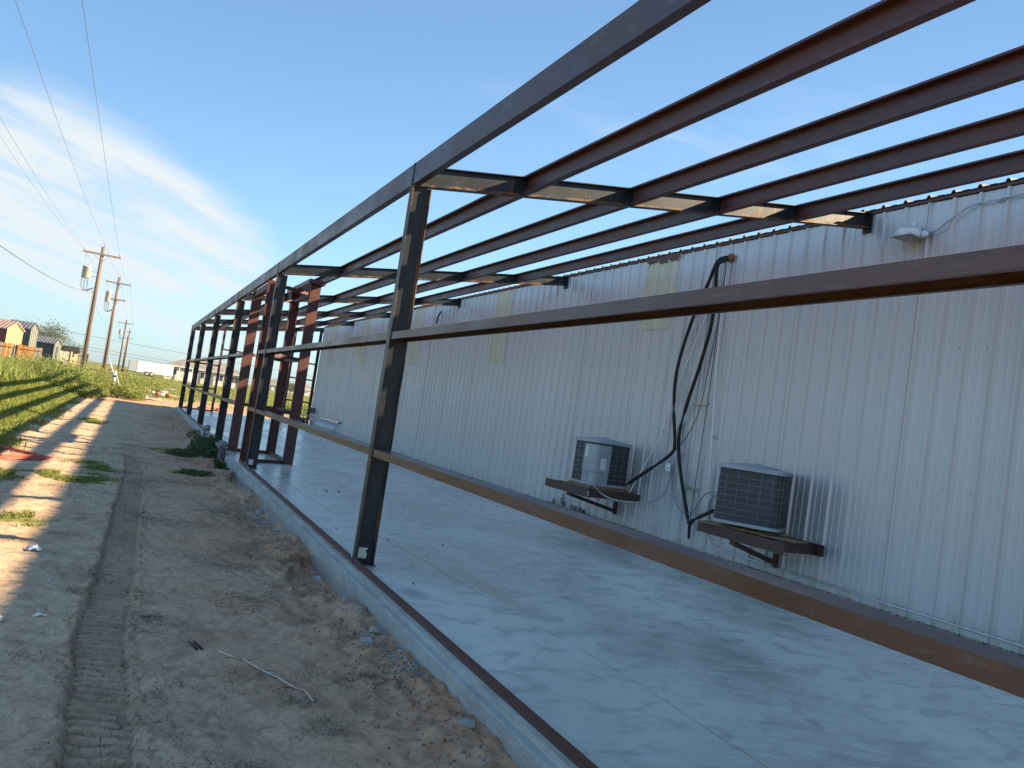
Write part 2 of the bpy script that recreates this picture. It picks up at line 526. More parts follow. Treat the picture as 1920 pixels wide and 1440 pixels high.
M['tree'] = leaf_mat('tree_leaves', (0.060, 0.080, 0.035), (0.115, 0.130, 0.055), (0.19, 0.19, 0.09))
M['straw'] = leaf_mat('dry_straw', (0.20, 0.155, 0.095), (0.36, 0.30, 0.20), (0.50, 0.44, 0.33), 0.1)
M['bark'] = simple('bark', (0.12, 0.09, 0.065), (0.2, 0.15, 0.11), 0.9, 0, 8, 0.4, (1, 1, 0.2))
M['stone'] = simple('pale_stone', (0.34, 0.29, 0.23), (0.52, 0.47, 0.40), 0.9, 0, 5, 0.3)
M['white_stone'] = simple('white_stone', (0.55, 0.53, 0.48), (0.68, 0.66, 0.62), 0.85, 0, 8, 0.3)
M['ac_grey'] = simple('ac_cabinet_paint', (0.30, 0.33, 0.345), (0.36, 0.385, 0.40), 0.45, 0, 3)
M['ac_wire'] = simple('ac_guard_wire', (0.34, 0.36, 0.365), None, 0.45, 0.2)
def fin_mat():
    n = NT('condenser_fins')
    w = n.nd('ShaderNodeTexWave', wave_type='BANDS', bands_direction='X')
    w.inputs['Scale'].default_value = 1.0
    x, y, z = n.sep(n.obj())
    cb = n.nd('ShaderNodeCombineXYZ'); n.L.new(n.m('MULTIPLY', n.m('ADD', x, n.m('MULTIPLY', y, 1.0)), 26.0), cb.inputs[0])
    n.L.new(cb.outputs[0], w.inputs['Vector'])
    d = n.noise(6, 5, 0.7)
    c = n.mix(n.rng(w.outputs['Fac'], 0.2, 0.8), (0.022, 0.026, 0.028), (0.075, 0.08, 0.085))
    c = n.mix(n.m('MULTIPLY', n.rng(d, 0.5, 0.75), 0.35), c, (0.13, 0.12, 0.10))
    n.set('Base Color', c); n.set('Roughness', 0.55); n.set('Metallic', 0.3)
    n.bump(w.outputs['Fac'], 0.3, 0.004)
    return n.mat
M['fins'] = fin_mat()
M['black_foam'] = simple('black_foam_insulation', (0.012, 0.012, 0.013), (0.022, 0.022, 0.022), 0.85, 0, 30, 0.3)
M['black_cable'] = simple('black_cable', (0.02, 0.02, 0.022), None, 0.5)
M['white_pvc'] = simple('white_plastic_pipe', (0.80, 0.80, 0.79), (0.84, 0.84, 0.83), 0.4, 0, 8)
M['grey_pvc'] = simple('grey_flexible_conduit', (0.27, 0.285, 0.28), (0.33, 0.34, 0.335), 0.5, 0, 20)
M['galv'] = simple('galvanised_conduit', (0.50, 0.52, 0.53), (0.6, 0.61, 0.62), 0.32, 0.85, 6)
M['rust_pipe'] = simple('rusty_sleeve', (0.22, 0.065, 0.025), (0.32, 0.11, 0.04), 0.85, 0, 25, 0.3)
M['rust_beam'] = primer('weathered_red_beam', (0.050, 0.022, 0.018), (0.085, 0.040, 0.028), 0.6, (0.16, 0.095, 0.06), 0.5)
M['plywood'] = simple('weathered_plywood', (0.20, 0.125, 0.065), (0.30, 0.20, 0.11), 0.8, 0, 6, 0.2, (0.4, 2, 1))
def sticker(name, base, ink, sc, thr):
    n = NT(name)
    x, y, z = n.sep(n.obj())
    f = n.noise(1.0, 2, 0.5, (sc*0.5, sc*0.5, sc*2.0), 0, n.obj())
    n.set('Base Color', n.mix(n.rng(f, thr, thr+0.03), base, ink)); n.set('Roughness', 0.4)
    return n.mat
M['label_white'] = sticker('printed_white_label', (0.72, 0.73, 0.73), (0.18, 0.2, 0.22), 45, 0.60)
M['label_torn'] = sticker('torn_paper_label', (0.66, 0.65, 0.52), (0.07, 0.06, 0.045), 10, 0.58)
M['pole'] = simple('creosoted_pole', (0.105, 0.078, 0.064), (0.175, 0.132, 0.108), 0.85, 0, 3, 0.3, (1, 1, 0.08))
M['arm'] = simple('weathered_timber', (0.16, 0.125, 0.10), (0.25, 0.20, 0.165), 0.85, 0, 4, 0.2)
M['porcelain'] = simple('grey_porcelain', (0.30, 0.32, 0.33), None, 0.25)
M['transformer'] = simple('transformer_paint', (0.50, 0.52, 0.53), (0.58, 0.59, 0.6), 0.45, 0.1, 5)
M['wire'] = simple('aluminium_wire', (0.16, 0.17, 0.18), None, 0.5, 0.3)
M['fence_wood'] = simple('cedar_picket', (0.36, 0.165, 0.055), (0.48, 0.25, 0.09), 0.75, 0, 5, 0.2, (1, 1, 0.15))
M['fence_grey'] = simple('grey_picket', (0.25, 0.22, 0.19), (0.36, 0.32, 0.28), 0.85, 0, 5, 0.2, (1, 1, 0.15))
M['shed_yellow'] = simple('osb_cladding', (0.42, 0.315, 0.155), (0.48, 0.37, 0.20), 0.8, 0, 8)
M['shed_red'] = simple('barn_red_cladding', (0.16, 0.065, 0.05), (0.20, 0.085, 0.065), 0.7, 0, 5)
M['shed_redroof'] = simple('red_metal_roof', (0.33, 0.23, 0.20), (0.39, 0.28, 0.25), 0.5, 0.1, 3)
M['shed_grey'] = simple('charcoal_metal', (0.085, 0.090, 0.090), (0.12, 0.125, 0.122), 0.5, 0.1, 3)
M['shed_light'] = simple('sage_grey_metal', (0.19, 0.205, 0.19), (0.23, 0.245, 0.225), 0.55, 0.1, 3)
M['shed_roof'] = simple('grey_metal_roof', (0.16, 0.17, 0.19), (0.21, 0.22, 0.24), 0.45, 0.2, 3)
M['shingle'] = simple('grey_shingle', (0.17, 0.16, 0.15), (0.25, 0.24, 0.22), 0.9, 0, 2, 0.2)
M['brick'] = simple('pale_brick', (0.50, 0.43, 0.39), (0.60, 0.53, 0.49), 0.85, 0, 1.5)
M['glass'] = simple('window_glass', (0.05, 0.06, 0.07), None, 0.1)
M['white_paint'] = simple('white_trailer_skin', (0.66, 0.68, 0.68), (0.74, 0.75, 0.75), 0.4, 0, 1.5)
M['grey_paint'] = simple('grey_trailer_end', (0.30, 0.33, 0.36), None, 0.45)
M['rubber'] = simple('black_rubber', (0.02, 0.02, 0.02), None, 0.8)
M['alu'] = simple('aluminium', (0.66, 0.68, 0.70), (0.75, 0.76, 0.77), 0.32, 0.7, 12)
M['pipe_white'] = simple('chalky_white_pipe', (0.55, 0.55, 0.53), (0.68, 0.67, 0.64), 0.7, 0, 9)
M['pipe_brown'] = simple('rusty_pipe', (0.10, 0.06, 0.04), (0.17, 0.10, 0.06), 0.8, 0, 9)
M['pipe_grey'] = simple('weathered_grey_pipe', (0.20, 0.20, 0.20), (0.30, 0.29, 0.28), 0.75, 0.1, 12, 0.2)
M['hose'] = simple('red_rubber_hose', (0.42, 0.075, 0.050), (0.52, 0.13, 0.09), 0.55, 0, 6)
M['blue_wrap'] = simple('crumpled_blue_wrapper', (0.12, 0.26, 0.50), (0.50, 0.58, 0.66), 0.4, 0, 14)
M['paper'] = simple('white_paper_scrap', (0.68, 0.70, 0.74), (0.75, 0.76, 0.78), 0.6, 0, 10)
M['bin'] = simple('dark_green_plastic', (0.03, 0.07, 0.065), None, 0.5)
M['black'] = simple('black_plastic', (0.02, 0.02, 0.022), None, 0.5)
M['light_body'] = simple('white_fixture', (0.74, 0.74, 0.72), (0.80, 0.80, 0.78), 0.45, 0, 10)
M['red_soil'] = simple('red_clod', (0.22, 0.10, 0.06), (0.32, 0.15, 0.09), 0.95, 0, 6, 0.5)
# ------------------------------------------------------------------ terrain
TRACK_Y = np.array([-8.0, -3.3, -1.7, 2.1, 7.4, 14.0, 22.0, 34.0])
TRACK_X = np.array([-1.90, -1.92, -1.95, -1.86, -1.75, -1.95, -2.2, -2.6])
def track_x(y):
    return np.interp(y, TRACK_Y, TRACK_X)
def base_height(x, y):
    z = np.full_like(x, -0.20)
    lane = sst(-4.4, -3.4, x)*sst(0.3, -0.1, x)
    z = z + 0.48*sst(-3.5, -6.6, x)*sst(75, 45, y)
    z = z + 0.40*sst(45, 140, y)
    z = z + (fbm(x*0.7, y*0.7, 3, 5)-0.5)*0.09*sst(60, 20, np.abs(y))*sst(-.1, -.5, x)
    return z
def ground_height(x, y):
    z = base_height(x, y)
    near = sst(60, 12, y)*sst(-8, -6, x)*sst(-.02, -.12, x)
    z = z + near*((fbm(x*3.1, y*3.1, 3, 21)-0.5)*0.035 + (fbm(x*13, y*13, 3, 31)-0.5)*(0.022+0.035*sst(-1.2, -0.35, x)) + (fbm(x*33, y*33, 2, 33)-0.5)*0.014)
    # eroded bank and little gullies against the slab
    e = sst(-0.75, -0.22, x)*sst(-0.02, -0.11, x)
    g = fbm(x*1.3+7, y*1.1, 4, 41)
    z = z + e*(0.045 + 0.014*(1-sst(0.36, 0.50, g)) - 0.12*sst(0.56, 0.62, g))*sst(34, 28, y)
    cr = fbm(x*5.0+2, y*4.0, 3, 43)
    z = z + sst(-1.0, -0.3, x)*sst(-0.02, -0.11, x)*0.022*(sst(0.46, 0.50, cr)-0.5)
    # ledges where the soil has slumped
    l = fbm(x*2.0+3, y*0.9, 3, 77)
    z = z + 0.03*sst(-1.3, -0.5, x)*sst(0, -0.1, x)*(np.floor(l*7)/7 + sst(0.7, 1.0, l*7 % 1)/7 - 0.5)
    # tyre track: pressed bed, lug ribs and crumbly shoulders
    cx = track_x(y); d = x-cx + (fbm(x*0+3, y*2.2, 3, 51)-0.5)*0.05
    bed = sst(0.150, 0.125, np.abs(d))
    fade = sst(14, 3, y)
    lug = np.sin((y + d*0.30 + 0.03*fbm(x*6, y*3, 2, 63))*2*math.pi/0.085)
    lug = np.where(lug > 0, np.abs(lug)**0.6, -np.abs(lug)**0.8)*sst(0.15, 0.10, np.abs(d))
    z = z - bed*0.034*fade + bed*fade*lug*0.026*(0.45+0.8*vnoise(x*5, y*3.1, 8))
    sh = sst(0.23, 0.17, np.abs(d))*sst(0.13, 0.16, np.abs(d))
    z = z + sh*fade*(0.004 + 0.075*(fbm(x*26, y*20, 3, 91)-0.5))
    return z
def make_ground():
    def seq(parts):
        return np.unique(np.round(np.concatenate([np.linspace(a, b, n) for a, b, n in parts]), 4))
    xs = seq([(-4500,-600,8),(-600,-80,10),(-80,-20,14),(-20,-8,16),(-8,-4.6,30),(-4.6,-2.3,80),(-2.3,-1.45,56),(-1.45,-0.06,72),(-0.06,8,8),(8,60,20),(60,600,10),(600,4500,8)])
    ys = seq([(-600,-60,6),(-60,-8,8),(-8,-5.0,20),(-5.0,1.0,460),(1,6,230),(6,14,200),(14,36,220),(36,60,60),(60,200,50),(200,900,12),(900,6000,10)])
    X, Y = np.meshgrid(xs, ys)
    Z = ground_height(X, Y)
    under = (X > 0.0) & (X < 6.4) & (Y < 32.0)
    Z[under] = -0.45
    n, m = X.shape
    idx = np.arange(n*m).reshape(n, m)
    q = np.stack([idx[:-1,:-1], idx[:-1,1:], idx[1:,1:], idx[1:,:-1]], -1).reshape(-1, 4)
    V = np.stack([X, Y, Z], -1).reshape(-1, 3)
    x = V[:,0]; y = V[:,1]
    nz = fbm(x*0.25, y*0.25, 4, 3)
    grass = np.clip(sst(-3.6, -4.3, x+ (nz-0.5)*1.2), 0, 1)*sst(80, 30, np.abs(y))
    grass = np.maximum(grass, sst(46, 60, y + (nz-0.5)*26)*0.95)
    grass = np.maximum(grass, sst(7.5, 12, x)*sst(36, 48, y+(nz-.5)*10))
    grass = np.maximum(grass, sst(60, 110, np.abs(x)))
    for cx, cy, rx, ry in LAWN:
        d = np.sqrt(((x-cx)/rx)**2 + ((y-cy)/ry)**2)
        grass = np.maximum(grass, 0.55*sst(1.15, 0.5, d))
    red = np.clip(sst(-2.4, -0.35, x)*sst(36, 26, y)*(0.15+1.25*fbm(x*1.2, y*0.8, 3, 13)), 0, 1)
    red = np.maximum(red, sst(29, 34, y)*sst(60, 48, y)*0.85*(0.5+0.7*nz))
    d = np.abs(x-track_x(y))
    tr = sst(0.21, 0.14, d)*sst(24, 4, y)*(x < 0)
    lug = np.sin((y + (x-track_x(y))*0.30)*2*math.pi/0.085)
    tr = tr*(0.55+0.45*sst(0.2, -0.6, lug)*sst(12, 3, y))  # lug grooves coloured darker, standing in for shade between the ribs
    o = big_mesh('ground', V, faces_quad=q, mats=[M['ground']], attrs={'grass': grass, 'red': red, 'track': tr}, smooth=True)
    tag(o, 'bare reddish dirt lane running into green grassland', kind='structure')
LAWN = [(-2.6, 5.7, 0.62, 0.55), (-2.75, 2.15, 0.40, 0.35), (-3.55, 5.4, 0.5, 0.6), (-2.15, 7.0, 0.35, 0.4), (-0.87, 7.5, 0.33, 0.22),
        (-0.85, 11.2, 0.5, 0.8), (-2.8, 18.0, 0.35, 0.8), (-2.5, 7.6, 0.3, 0.3)]
make_ground()

# ------------------------------------------------------------------ slab
JOINT = [(-9, 1.05), (-6, 0.99), (-4.1, 0.98), (-2.87, 1.02), (-2.0, 0.96), (-0.9, 0.86), (0.3, 0.80), (1.61, 0.70), (2.42, 0.65), (3.33, 0.50), (4.6, 0.46), (6.6, 0.42), (7.5, 0.33), (9, 0.36), (16, 0.4), (31.6, 0.4)]
def make_slab():
    root = empty('concrete_slab', (0, 0, 0))
    tag(root, 'smooth blue grey concrete slab under the steel frame', kind='structure')
    G = 0.0055
    # outer strip with formed edge
    b = MB(); ys = []
    for i in range(len(JOINT)-1):
        (ya, _), (yb, _) = JOINT[i], JOINT[i+1]
        k = max(1, int((yb-ya)/0.12) if ya < 8 else 4)
        for j in range(k):
            ys.append(ya+(yb-ya)*j/k)
    ys.append(31.6)
    jx = [float(np.interp(t, [p[0] for p in JOINT], [p[1] for p in JOINT])) + 0.006*math.sin(t*7.3)+0.004*math.sin(t*19) for t in ys]
    out = MB(); inn = MB()
    V = []; F = []
    for t, j in zip(ys, jx):
        V += [(-0.055, t, 0), (j-G, t, 0), (j-G, t, -0.03)]
    for i in range(len(ys)-1):
        a = i*3; c = a+3
        F += [(a, a+1, c+1, c), (a+1, a+2, c+2, c+1)]
    out.add(V, F)
    V = []; F = []
    for t, j in zip(ys, jx):
        V += [(j+G, t, -0.03), (j+G, t, 0), (5.86, t, 0)]
    for i in range(len(ys)-1):
        a = i*3; c = a+3
        F += [(a, a+1, c+1, c), (a+1, a+2, c+2, c+1)]
    inn.add(V, F)
    inn.build('slab_panel', M['slab'], root)
    out.build('slab_panel', M['slab'], root)
    b.box((0.2, -9, -0.4), (5.84, 31.59, -0.005))
    b.build('joint_bed', simple('joint_dirt', (0.24, 0.165, 0.08), (0.34, 0.25, 0.13), 0.95, 0, 20), root)
    # formed edge: top arris, rebate for the sheeting, face
    e = MB(); V = []; F = []
    ty = list(np.arange(-9, 12, 0.06)) + list(np.arange(12, 31.7, 0.4))
    prof = [(-0.055, 0.0), (-0.057, -0.036), (-0.098, -0.040), (-0.102, -0.048), (-0.104, -0.14), (-0.108, -0.42)]
    for t in ty:
        w = vnoise(np.array([t*2.1]), np.array([0.3]), 4)[0]-0.5; w2 = vnoise(np.array([t*9.0]), np.array([1.3]), 9)[0]-0.5
        for k, (x, z) in enumerate(prof):
            dx = 0 if k == 0 else w*0.006 + w2*(0.008 if k >= 3 else 0.003)
            V.append((x+dx, t, z + (w2*0.004 if k in (2, 3) else 0)))
    n = len(prof)
    for i in range(len(ty)-1):
        for k in range(n-1):
            F.append((i*n+k, (i+1)*n+k, (i+1)*n+k+1, i*n+k+1))
    e.add(V, F)
    e.build('slab_edge', M['slab_edge'], root)
    e = MB(); e.box((-0.1, 31.6, -0.4), (5.84, 31.66, -0.003)); e.build('slab_end', M['slab_edge'], root)
make_slab()

# ------------------------------------------------------------------ metal building
WX = 5.83            # wall sheet plane (rib valleys)
PW = 0.9144
PY0 = 3.78
def panel_profile():
    """(y, depth) points of one three-foot sheet, ribs standing out by depth"""
    p = []
    f = PW/3
    for k in range(3):
        o = k*f
        p += [(o+0.0, 0.030), (o+0.014, 0.030), (o+0.030, 0.0), (o+0.105, 0.0), (o+0.110, 0.005), (o+0.128, 0.005), (o+0.133, 0.0),
              (o+0.202, 0.0), (o+0.207, 0.005), (o+0.225, 0.005), (o+0.230, 0.0), (o+f-0.030, 0.0), (o+f-0.014, 0.030)]
    p.append((PW, 0.030))
    return p
def panel_mesh(name, z0, z1, off=0.0, zs=3):
    p = panel_profile(); b = MB(); V = []; F = []
    zz = [z0+(z1-z0)*i/zs for i in range(zs+1)]
    for z in zz:
        for y, d in p: V.append((-d-off, y, z))
    n = len(p)
    for i in range(zs):
        for k in range(n-1):
            F.append((i*n+k, i*n+k+1, (i+1)*n+k+1, (i+1)*n+k))
    # lap edge return
    b.add(V, F)
    return b
def make_building():
    root = empty('metal_building', (WX, 10, 0), 0, 'long silver grey ribbed metal building with red brown eave trim', 'building')
    first = None
    for k in range(-15, 30):
        y = PY0 + k*PW - 10
        if first is None:
            first = panel_mesh('wall_panel', 0.014, 4.655).build('wall_panel', M['wall'], root, (0, y, 0)); o = first
        else:
            o = dup(first, (0, y, 0), parent=root)
        # sheets lap by a hair, alternately proud, and sit a little out of true
        o.location.x = -0.0035*(k % 2)
        o.rotation_euler = (0, random.uniform(-0.0006, 0.0006), 0)
    sk = None
    for k, (z0, z1) in {0: (3.40, 4.60), 7: (2.83, 4.655), 14: (2.83, 4.655), 21: (2.83, 4.655), 27: (2.83, 4.655)}.items():
        b = panel_mesh('skylight_panel', z0, z1, 0.009)
        b.build('skylight_panel', M['skylight'], root, (0, PY0+k*PW-10, 0), 'yellowed translucent fibreglass sheet')
    # core behind the sheets keeps sun out
    c = MB()
    c.box((0.02, -20.0, -0.25), (0.10, 21.2, 4.66)); c.build('wall_core', M['dark_trim'], root)
    c = MB(); c.box((-0.03, -20.0, 4.664), (0.06, 21.2, 4.700)); c.build('eave_trim', M['dark_trim'], root)
    # patch of torn red trim over the first skylight
    c = MB(); V = []; F = []; n = 26
    for i in range(n+1):
        y = -6.25 + 0.98*i/n
        V += [(-0.034, y, 4.664), (-0.037, y, 4.585 - 0.05*vnoise(np.array([i*.9]), np.array([2.]), 3)[0] + 0.035*(i/n))]
    for i in range(n): F.append((2*i, 2*i+2, 2*i+3, 2*i+1))
    c.add(V, F); c.build('torn_trim', M['dark_trim'], root)
    # concrete stem the sheets land on
    c = MB(); c.box((0.004, -20, -0.3), (0.02, 21.2, 0.012)); c.build('base_curb', M['chunk'], root)
    # roof sheets, ribs run up the slope
    rise = 0.17; run = 9.0
    f = PW/3
    pr_ = []
    for k in range(3):
        o = k*f
        pr_ += [(o, 0.032), (o+0.014, 0.032), (o+0.03, 0.0), (o+0.11, 0.0), (o+0.12, 0.006), (o+0.19, 0.006), (o+0.20, 0.0), (o+f-0.03, 0.0), (o+f-0.014, 0.032)]
    pr_.append((PW, 0.032))
    first = None
    for k in range(-15, 30):
        y = PY0 + k*PW - 10
        if first is None:
            b = MB(); V = []; F = []
            for xx, zz in ((-0.055, 4.703), (run, 4.703+run*rise)):
                for yy, d in pr_: V.append((xx, yy, zz+d))
            n = len(pr_)
            for i in range(n-1): F.append((i, i+1, n+i+1, n+i))
            for xx, zz in ((-0.055, 4.700), (run, 4.700+run*rise)):
                for yy, d in pr_: V.append((xx, yy, zz+d-0.001))
            for i in range(n-1): F.append((2*n+i+1, 2*n+i, 3*n+i, 3*n+i+1))
            for i in range(n-1): F.append((i, 2*n+i, 2*n+i+1, i+1))
            b.add(V, F)
            first = b.build('roof_panel', M['roof'], root, (0, y, 0))
        else:
            dup(first, (0, y, 0), parent=root)
    b = MB()
    b.add([(run, -20, 4.70+run*rise), (run, 21.2, 4.70+run*rise), (2*run, 21.2, 4.70), (2*run, -20, 4.70)], [(0, 1, 2, 3)])
    b.build('roof_slope', M['roof'], root)
    b = MB()
    for yy in (21.2, -20.0):
        b.add([(0.02, yy, -0.25), (2*run, yy, -0.25), (2*run, yy, 4.68), (run, yy, 4.68+run*rise), (0.02, yy, 4.68)], [(0, 1, 2, 3, 4)])
    b.add([(2*run, -20, -0.25), (2*run, 21.2, -0.25), (2*run, 21.2, 4.68), (2*run, -20, 4.68)], [(0, 1, 2, 3)])
    b.build('end_wall', M['wall'], root)
    # sheet screws
    b = MB()
    for k in range(-12, 30):
        for r in range(3):
            y = PY0 + k*PW + r*PW/3 + 0.055 - 10
            for z in (0.12, 1.45, 2.95, 4.60):
                rr = 0.0105; yy = y + random.uniform(-.006, .006); zz = z+random.uniform(-.012, .012)
                vv = [(-0.007, yy+rr*math.cos(t), zz+rr*math.sin(t)) for t in np.arange(6)*math.pi/3]
                vv += [(0.002, yy+rr*1.5*math.cos(t), zz+rr*1.5*math.sin(t)) for t in np.arange(6)*math.pi/3]
                b.add(vv, [tuple(range(6))]+[(i, (i+1) % 6, 6+(i+1) % 6, 6+i) for i in range(6)])
    b.build('sheet_screws', M['galv'], root, kind='stuff')
make_building()

# ------------------------------------------------------------------ steel lean-to
FY = [-7.62, 0.05, 7.67, 13.72, 19.75, 25.5, 31.38]      # frame lines (column centres)
D = 0.178; HC = 3.488
SL = 0.1745
def zt_raf(x): return 3.665 + SL*x                # top of rafter
def cee(w, h, t=0.004, lip=0.018):
    """C profile: web on the left (p=0), flanges to p=w, depth h; returns outline"""
    return [(0,0),(w,0),(w,lip),(w-t,lip),(w-t,t),(t,t),(t,h-t),(w-t,h-t),(w-t,h-lip),(w,h-lip),(w,h),(0,h)]
def make_frame():
    root = empty('steel_frame', (0, 0, 0), 0, 'unfinished lean-to of dark steel columns and red brown purlins beside the building', 'steel frame')
    # columns
    b = MB()
    b.box((0, -0.05, 0.009), (0.0085, 0.05, HC), 1)
    b.box((D-0.0085, -0.05, 0.009), (D, 0.05, HC), 1)
    b.box((0.0085, -0.003, 0.009), (D-0.0085, 0.003, HC), 0)
    # fillets between web and flange
    for sx, xx in ((1, 0.0085), (-1, D-0.0085)):
        for sy in (-1, 1):
            b.add([(xx, sy*0.003, 0.01), (xx+sx*0.011, sy*0.003, 0.01), (xx, sy*0.014, 0.01), (xx, sy*0.003, HC-.001), (xx+sx*0.011, sy*0.003, HC-.001), (xx, sy*0.014, HC-.001)],
                  [(1, 2, 5, 4)], 1, True)
    c0 = None
    for i, y in enumerate(FY):
        if c0 is None: c = c0 = b.build('column', [M['mill'], M['mill_rust']], root, (0, y, 0))
        else: c = dup(c0, (0, y, 0), parent=root)
        p = MB(); p.box((-0.012, -0.075, 0.0005), (D+0.012, 0.075, 0.009)); p.build('base_plate', M['mill_rust'], c)
        if i in (1, 2):
            s = MB(); s.box((0.030, -0.0052, 0.055), (0.112, -0.0042, 0.150)); s.build('paper_label', M['label_torn' if i == 1 else 'label_white'], c, label='torn cream paper label' if i == 1 else 'white paper label')
    # rafters (I section, web faces along the building)
    def raf(y):
        b = MB(); x0, x1 = 0.067, 5.80; h = 0.19
        def bar(o0, o1, y0, y1, mi):
            vv = []
            for x in (x0, x1):
                for yy, oo in ((y0, o0), (y1, o0), (y1, o1), (y0, o1)):
                    vv.append((x, yy, zt_raf(x)+oo))
            b.add(vv, [(3, 2, 1, 0), (4, 5, 6, 7), (0, 1, 5, 4), (1, 2, 6, 5), (2, 3, 7, 6), (3, 0, 4, 7)], mi)
        bar(-0.0085, 0, -0.05, 0.05, 0)
        bar(-h, -h+0.0085, -0.05, 0.05, 1)
        bar(-h+0.0085, -h+0.034, -0.0036, 0.0036, 1)
        bar(-h+0.034, -0.0085, -0.003, 0.003, 0)
        return b
    r0 = None
    for y in FY:
        if r0 is None: r0 = raf(0).build('rafter', [M['mill'], M['mill_rust']], root, (0, y, 0)); o = r0
        else: o = dup(r0, (0, y, 0), parent=root)
        p = MB(); p.box((5.795, -0.07, 4.43), (5.815, 0.07, 4.70)); p.build('end_plate', M['mill'], o)
    # eave struts, web outside
    for i in range(len(FY)-1):
        a, c = FY[i]+0.003, FY[i+1]-0.003
        b = MB()
        b.prism(cee(0.066, 0.205), a, c, lambda p, t: (p[0]-0.0005, t, 3.494+p[1]))
        b.build('eave_strut', M['primer_eave'], root)
        # purlins: open side to the lane
        for xp in (1.15, 2.38, 3.53, 4.66):
            b = MB()
            zz = zt_raf(xp)-0.004
            b.prism(cee(0.066, 0.185), FY[i]+0.0045, FY[i+1]-0.0045, lambda p, t: (xp-p[0], t, zz-0.185+p[1]))
            b.build('purlin', M['primer'], root)
    # clip angles that hold the purlins to the rafters
    cl = None
    for y in FY:
        for xp in (1.15, 2.38, 3.53, 4.66):
            zz = zt_raf(xp)-0.17
            if cl is None:
                b = MB(); b.box((0.0015, -0.062, 0.0), (0.0075, -0.0035, 0.13)); b.box((0.0078, -0.0095, 0.0), (0.06, -0.0035, 0.13))
                for q in (0.035, 0.095): b.tube([(-0.010, -0.036, q), (0.016, -0.036, q)], 0.010, 6)
                cl = b.build('purlin_clip', M['mill_rust'], root, (xp, y, zz))
            else: dup(cl, (xp, y, zz), parent=root)
    # weld beads at the eave splices
    for y in FY[1:-1]:
        b = MB(); b.tube([(-0.004, y, 3.496), (-0.004, y+.002, 3.60), (-0.004, y, 3.70)], 0.005, 6); b.tube([(-.003, y-.05, 3.49), (-.003, y+.045, 3.49)], 0.005, 6)
        b.build('weld_bead', M['mill'], root)
    # girts lie flat, web up, open below
    def girt(z, y0, y1):
        b = MB()
        b.prism([(0,0),(0,-0.066),(0.018,-0.066),(0.018,-0.062),(0.004,-0.062),(0.004,-0.004),(0.157,-0.004),(0.157,-0.062),(0.143,-0.062),(0.143,-0.066),(0.161,-0.066),(0.161,0)],
                y0, y1, lambda p, t: (p[0]+0.0088, t, z+p[1]))
        b.build('girt', M['primer_girt'], root)
    for z in (2.115, 1.045):
        for i in range(len(FY)-1):
            if i == 2:
                girt(z, FY[2]+0.0045, 8.62); girt(z, 10.84, FY[3]-0.0045)
            else:
                girt(z, FY[i]+0.0045, FY[i+1]-0.0045)
    # base angle
    for i in range(len(FY)-1):
        segs = [(FY[i]+0.08, FY[i+1]-0.08)] if i != 2 else [(FY[2]+0.08, 8.60), (10.86, FY[3]-0.08)]
        for a, c in segs:
            b = MB(); b.prism([(-0.012,0.001),(0.052,0.001),(0.052,0.006),(-0.007,0.006),(-0.007,0.066),(-0.012,0.066)], a, c, lambda p, t: (p[0], t, p[1]))
            b.build('base_angle', M['primer'], root)
    # entry porch: four red channels and their ties
    def chan(x0, y0, z1, openneg, name='door_jamb', w=0.2):
        b = MB()
        s = 1 if not openneg else -1
        b.prism(cee(0.066, w), 0.002, z1, lambda p, t: (x0+p[1], y0+s*p[0], t))
        b.build(name, M['primer_red'], root, label='bright red primed channel jamb')
    chan(0.0, 8.69, 3.49, True)          # seen from its open side
    chan(0.0, 10.77, 3.49, False)        # web towards the camera
    chan(0.87, 9.06, 3.63, False, 'porch_post')
    chan(0.87, 11.30, 3.63, True, 'porch_post')
    def tie(p, q, h=0.066, w=0.1):
        b = MB(); b.bar(p, q, w, h); b.build('porch_rail', M['primer_red'], root)
    for z in (0.035, 1.02, 2.09, 3.42):
        tie((0.203, 8.72, z), (0.90, 9.16, z), 0.062, 0.08)
        tie((0.203, 10.81, z), (0.90, 11.2, z), 0.062, 0.08)
        tie((0.95, 9.13, z+.004), (0.95, 11.23, z+.004), 0.062, 0.08)
    tie((0.1, 8.72, 3.40), (0.1, 10.77, 3.40), 0.12, 0.12)
    b = MB(); b.box((0.80, 8.9, 3.62), (1.12, 11.5, 3.70)); b.build('porch_header', M['primer'], root)
    # end frame: slim tubes and rails
    ye = FY[-1]
    for x in (1.42, 4.55):
        b = MB(); b.box((x-0.05, ye-0.03, 0.002), (x+0.05, ye+0.07, zt_raf(x)-0.19)); b.build('end_post', M['primer'], root)
    b = MB(); b.box((5.66, ye-0.05, 0.002), (5.79, ye+0.05, 4.48)); b.build('end_post', M['mill'], root)
    for z in (1.02, 2.09, 2.87):
        for a, c in (((D+.002, 1.37), (4.60, 5.66)) if z < 2.5 else ((1.47, 4.50), (4.60, 5.66))):
            b = MB(); b.bar((a, ye+.02, z), (c, ye+.02, z), 0.06, 0.07); b.build('end_rail', M['primer'], root)
    b = MB(); b.box((D+.002, ye-.02, 0.002), (1.37, ye+.06, 0.05)); b.build('end_sill', M['primer'], root)
M['primer_eave'] = primer('weathered_eave_primer', (0.055, 0.030, 0.034), (0.075, 0.045, 0.048), 0.42, (0.13, 0.12, 0.125), 0.45, (0.05, 7.67, 13.72))
make_frame()
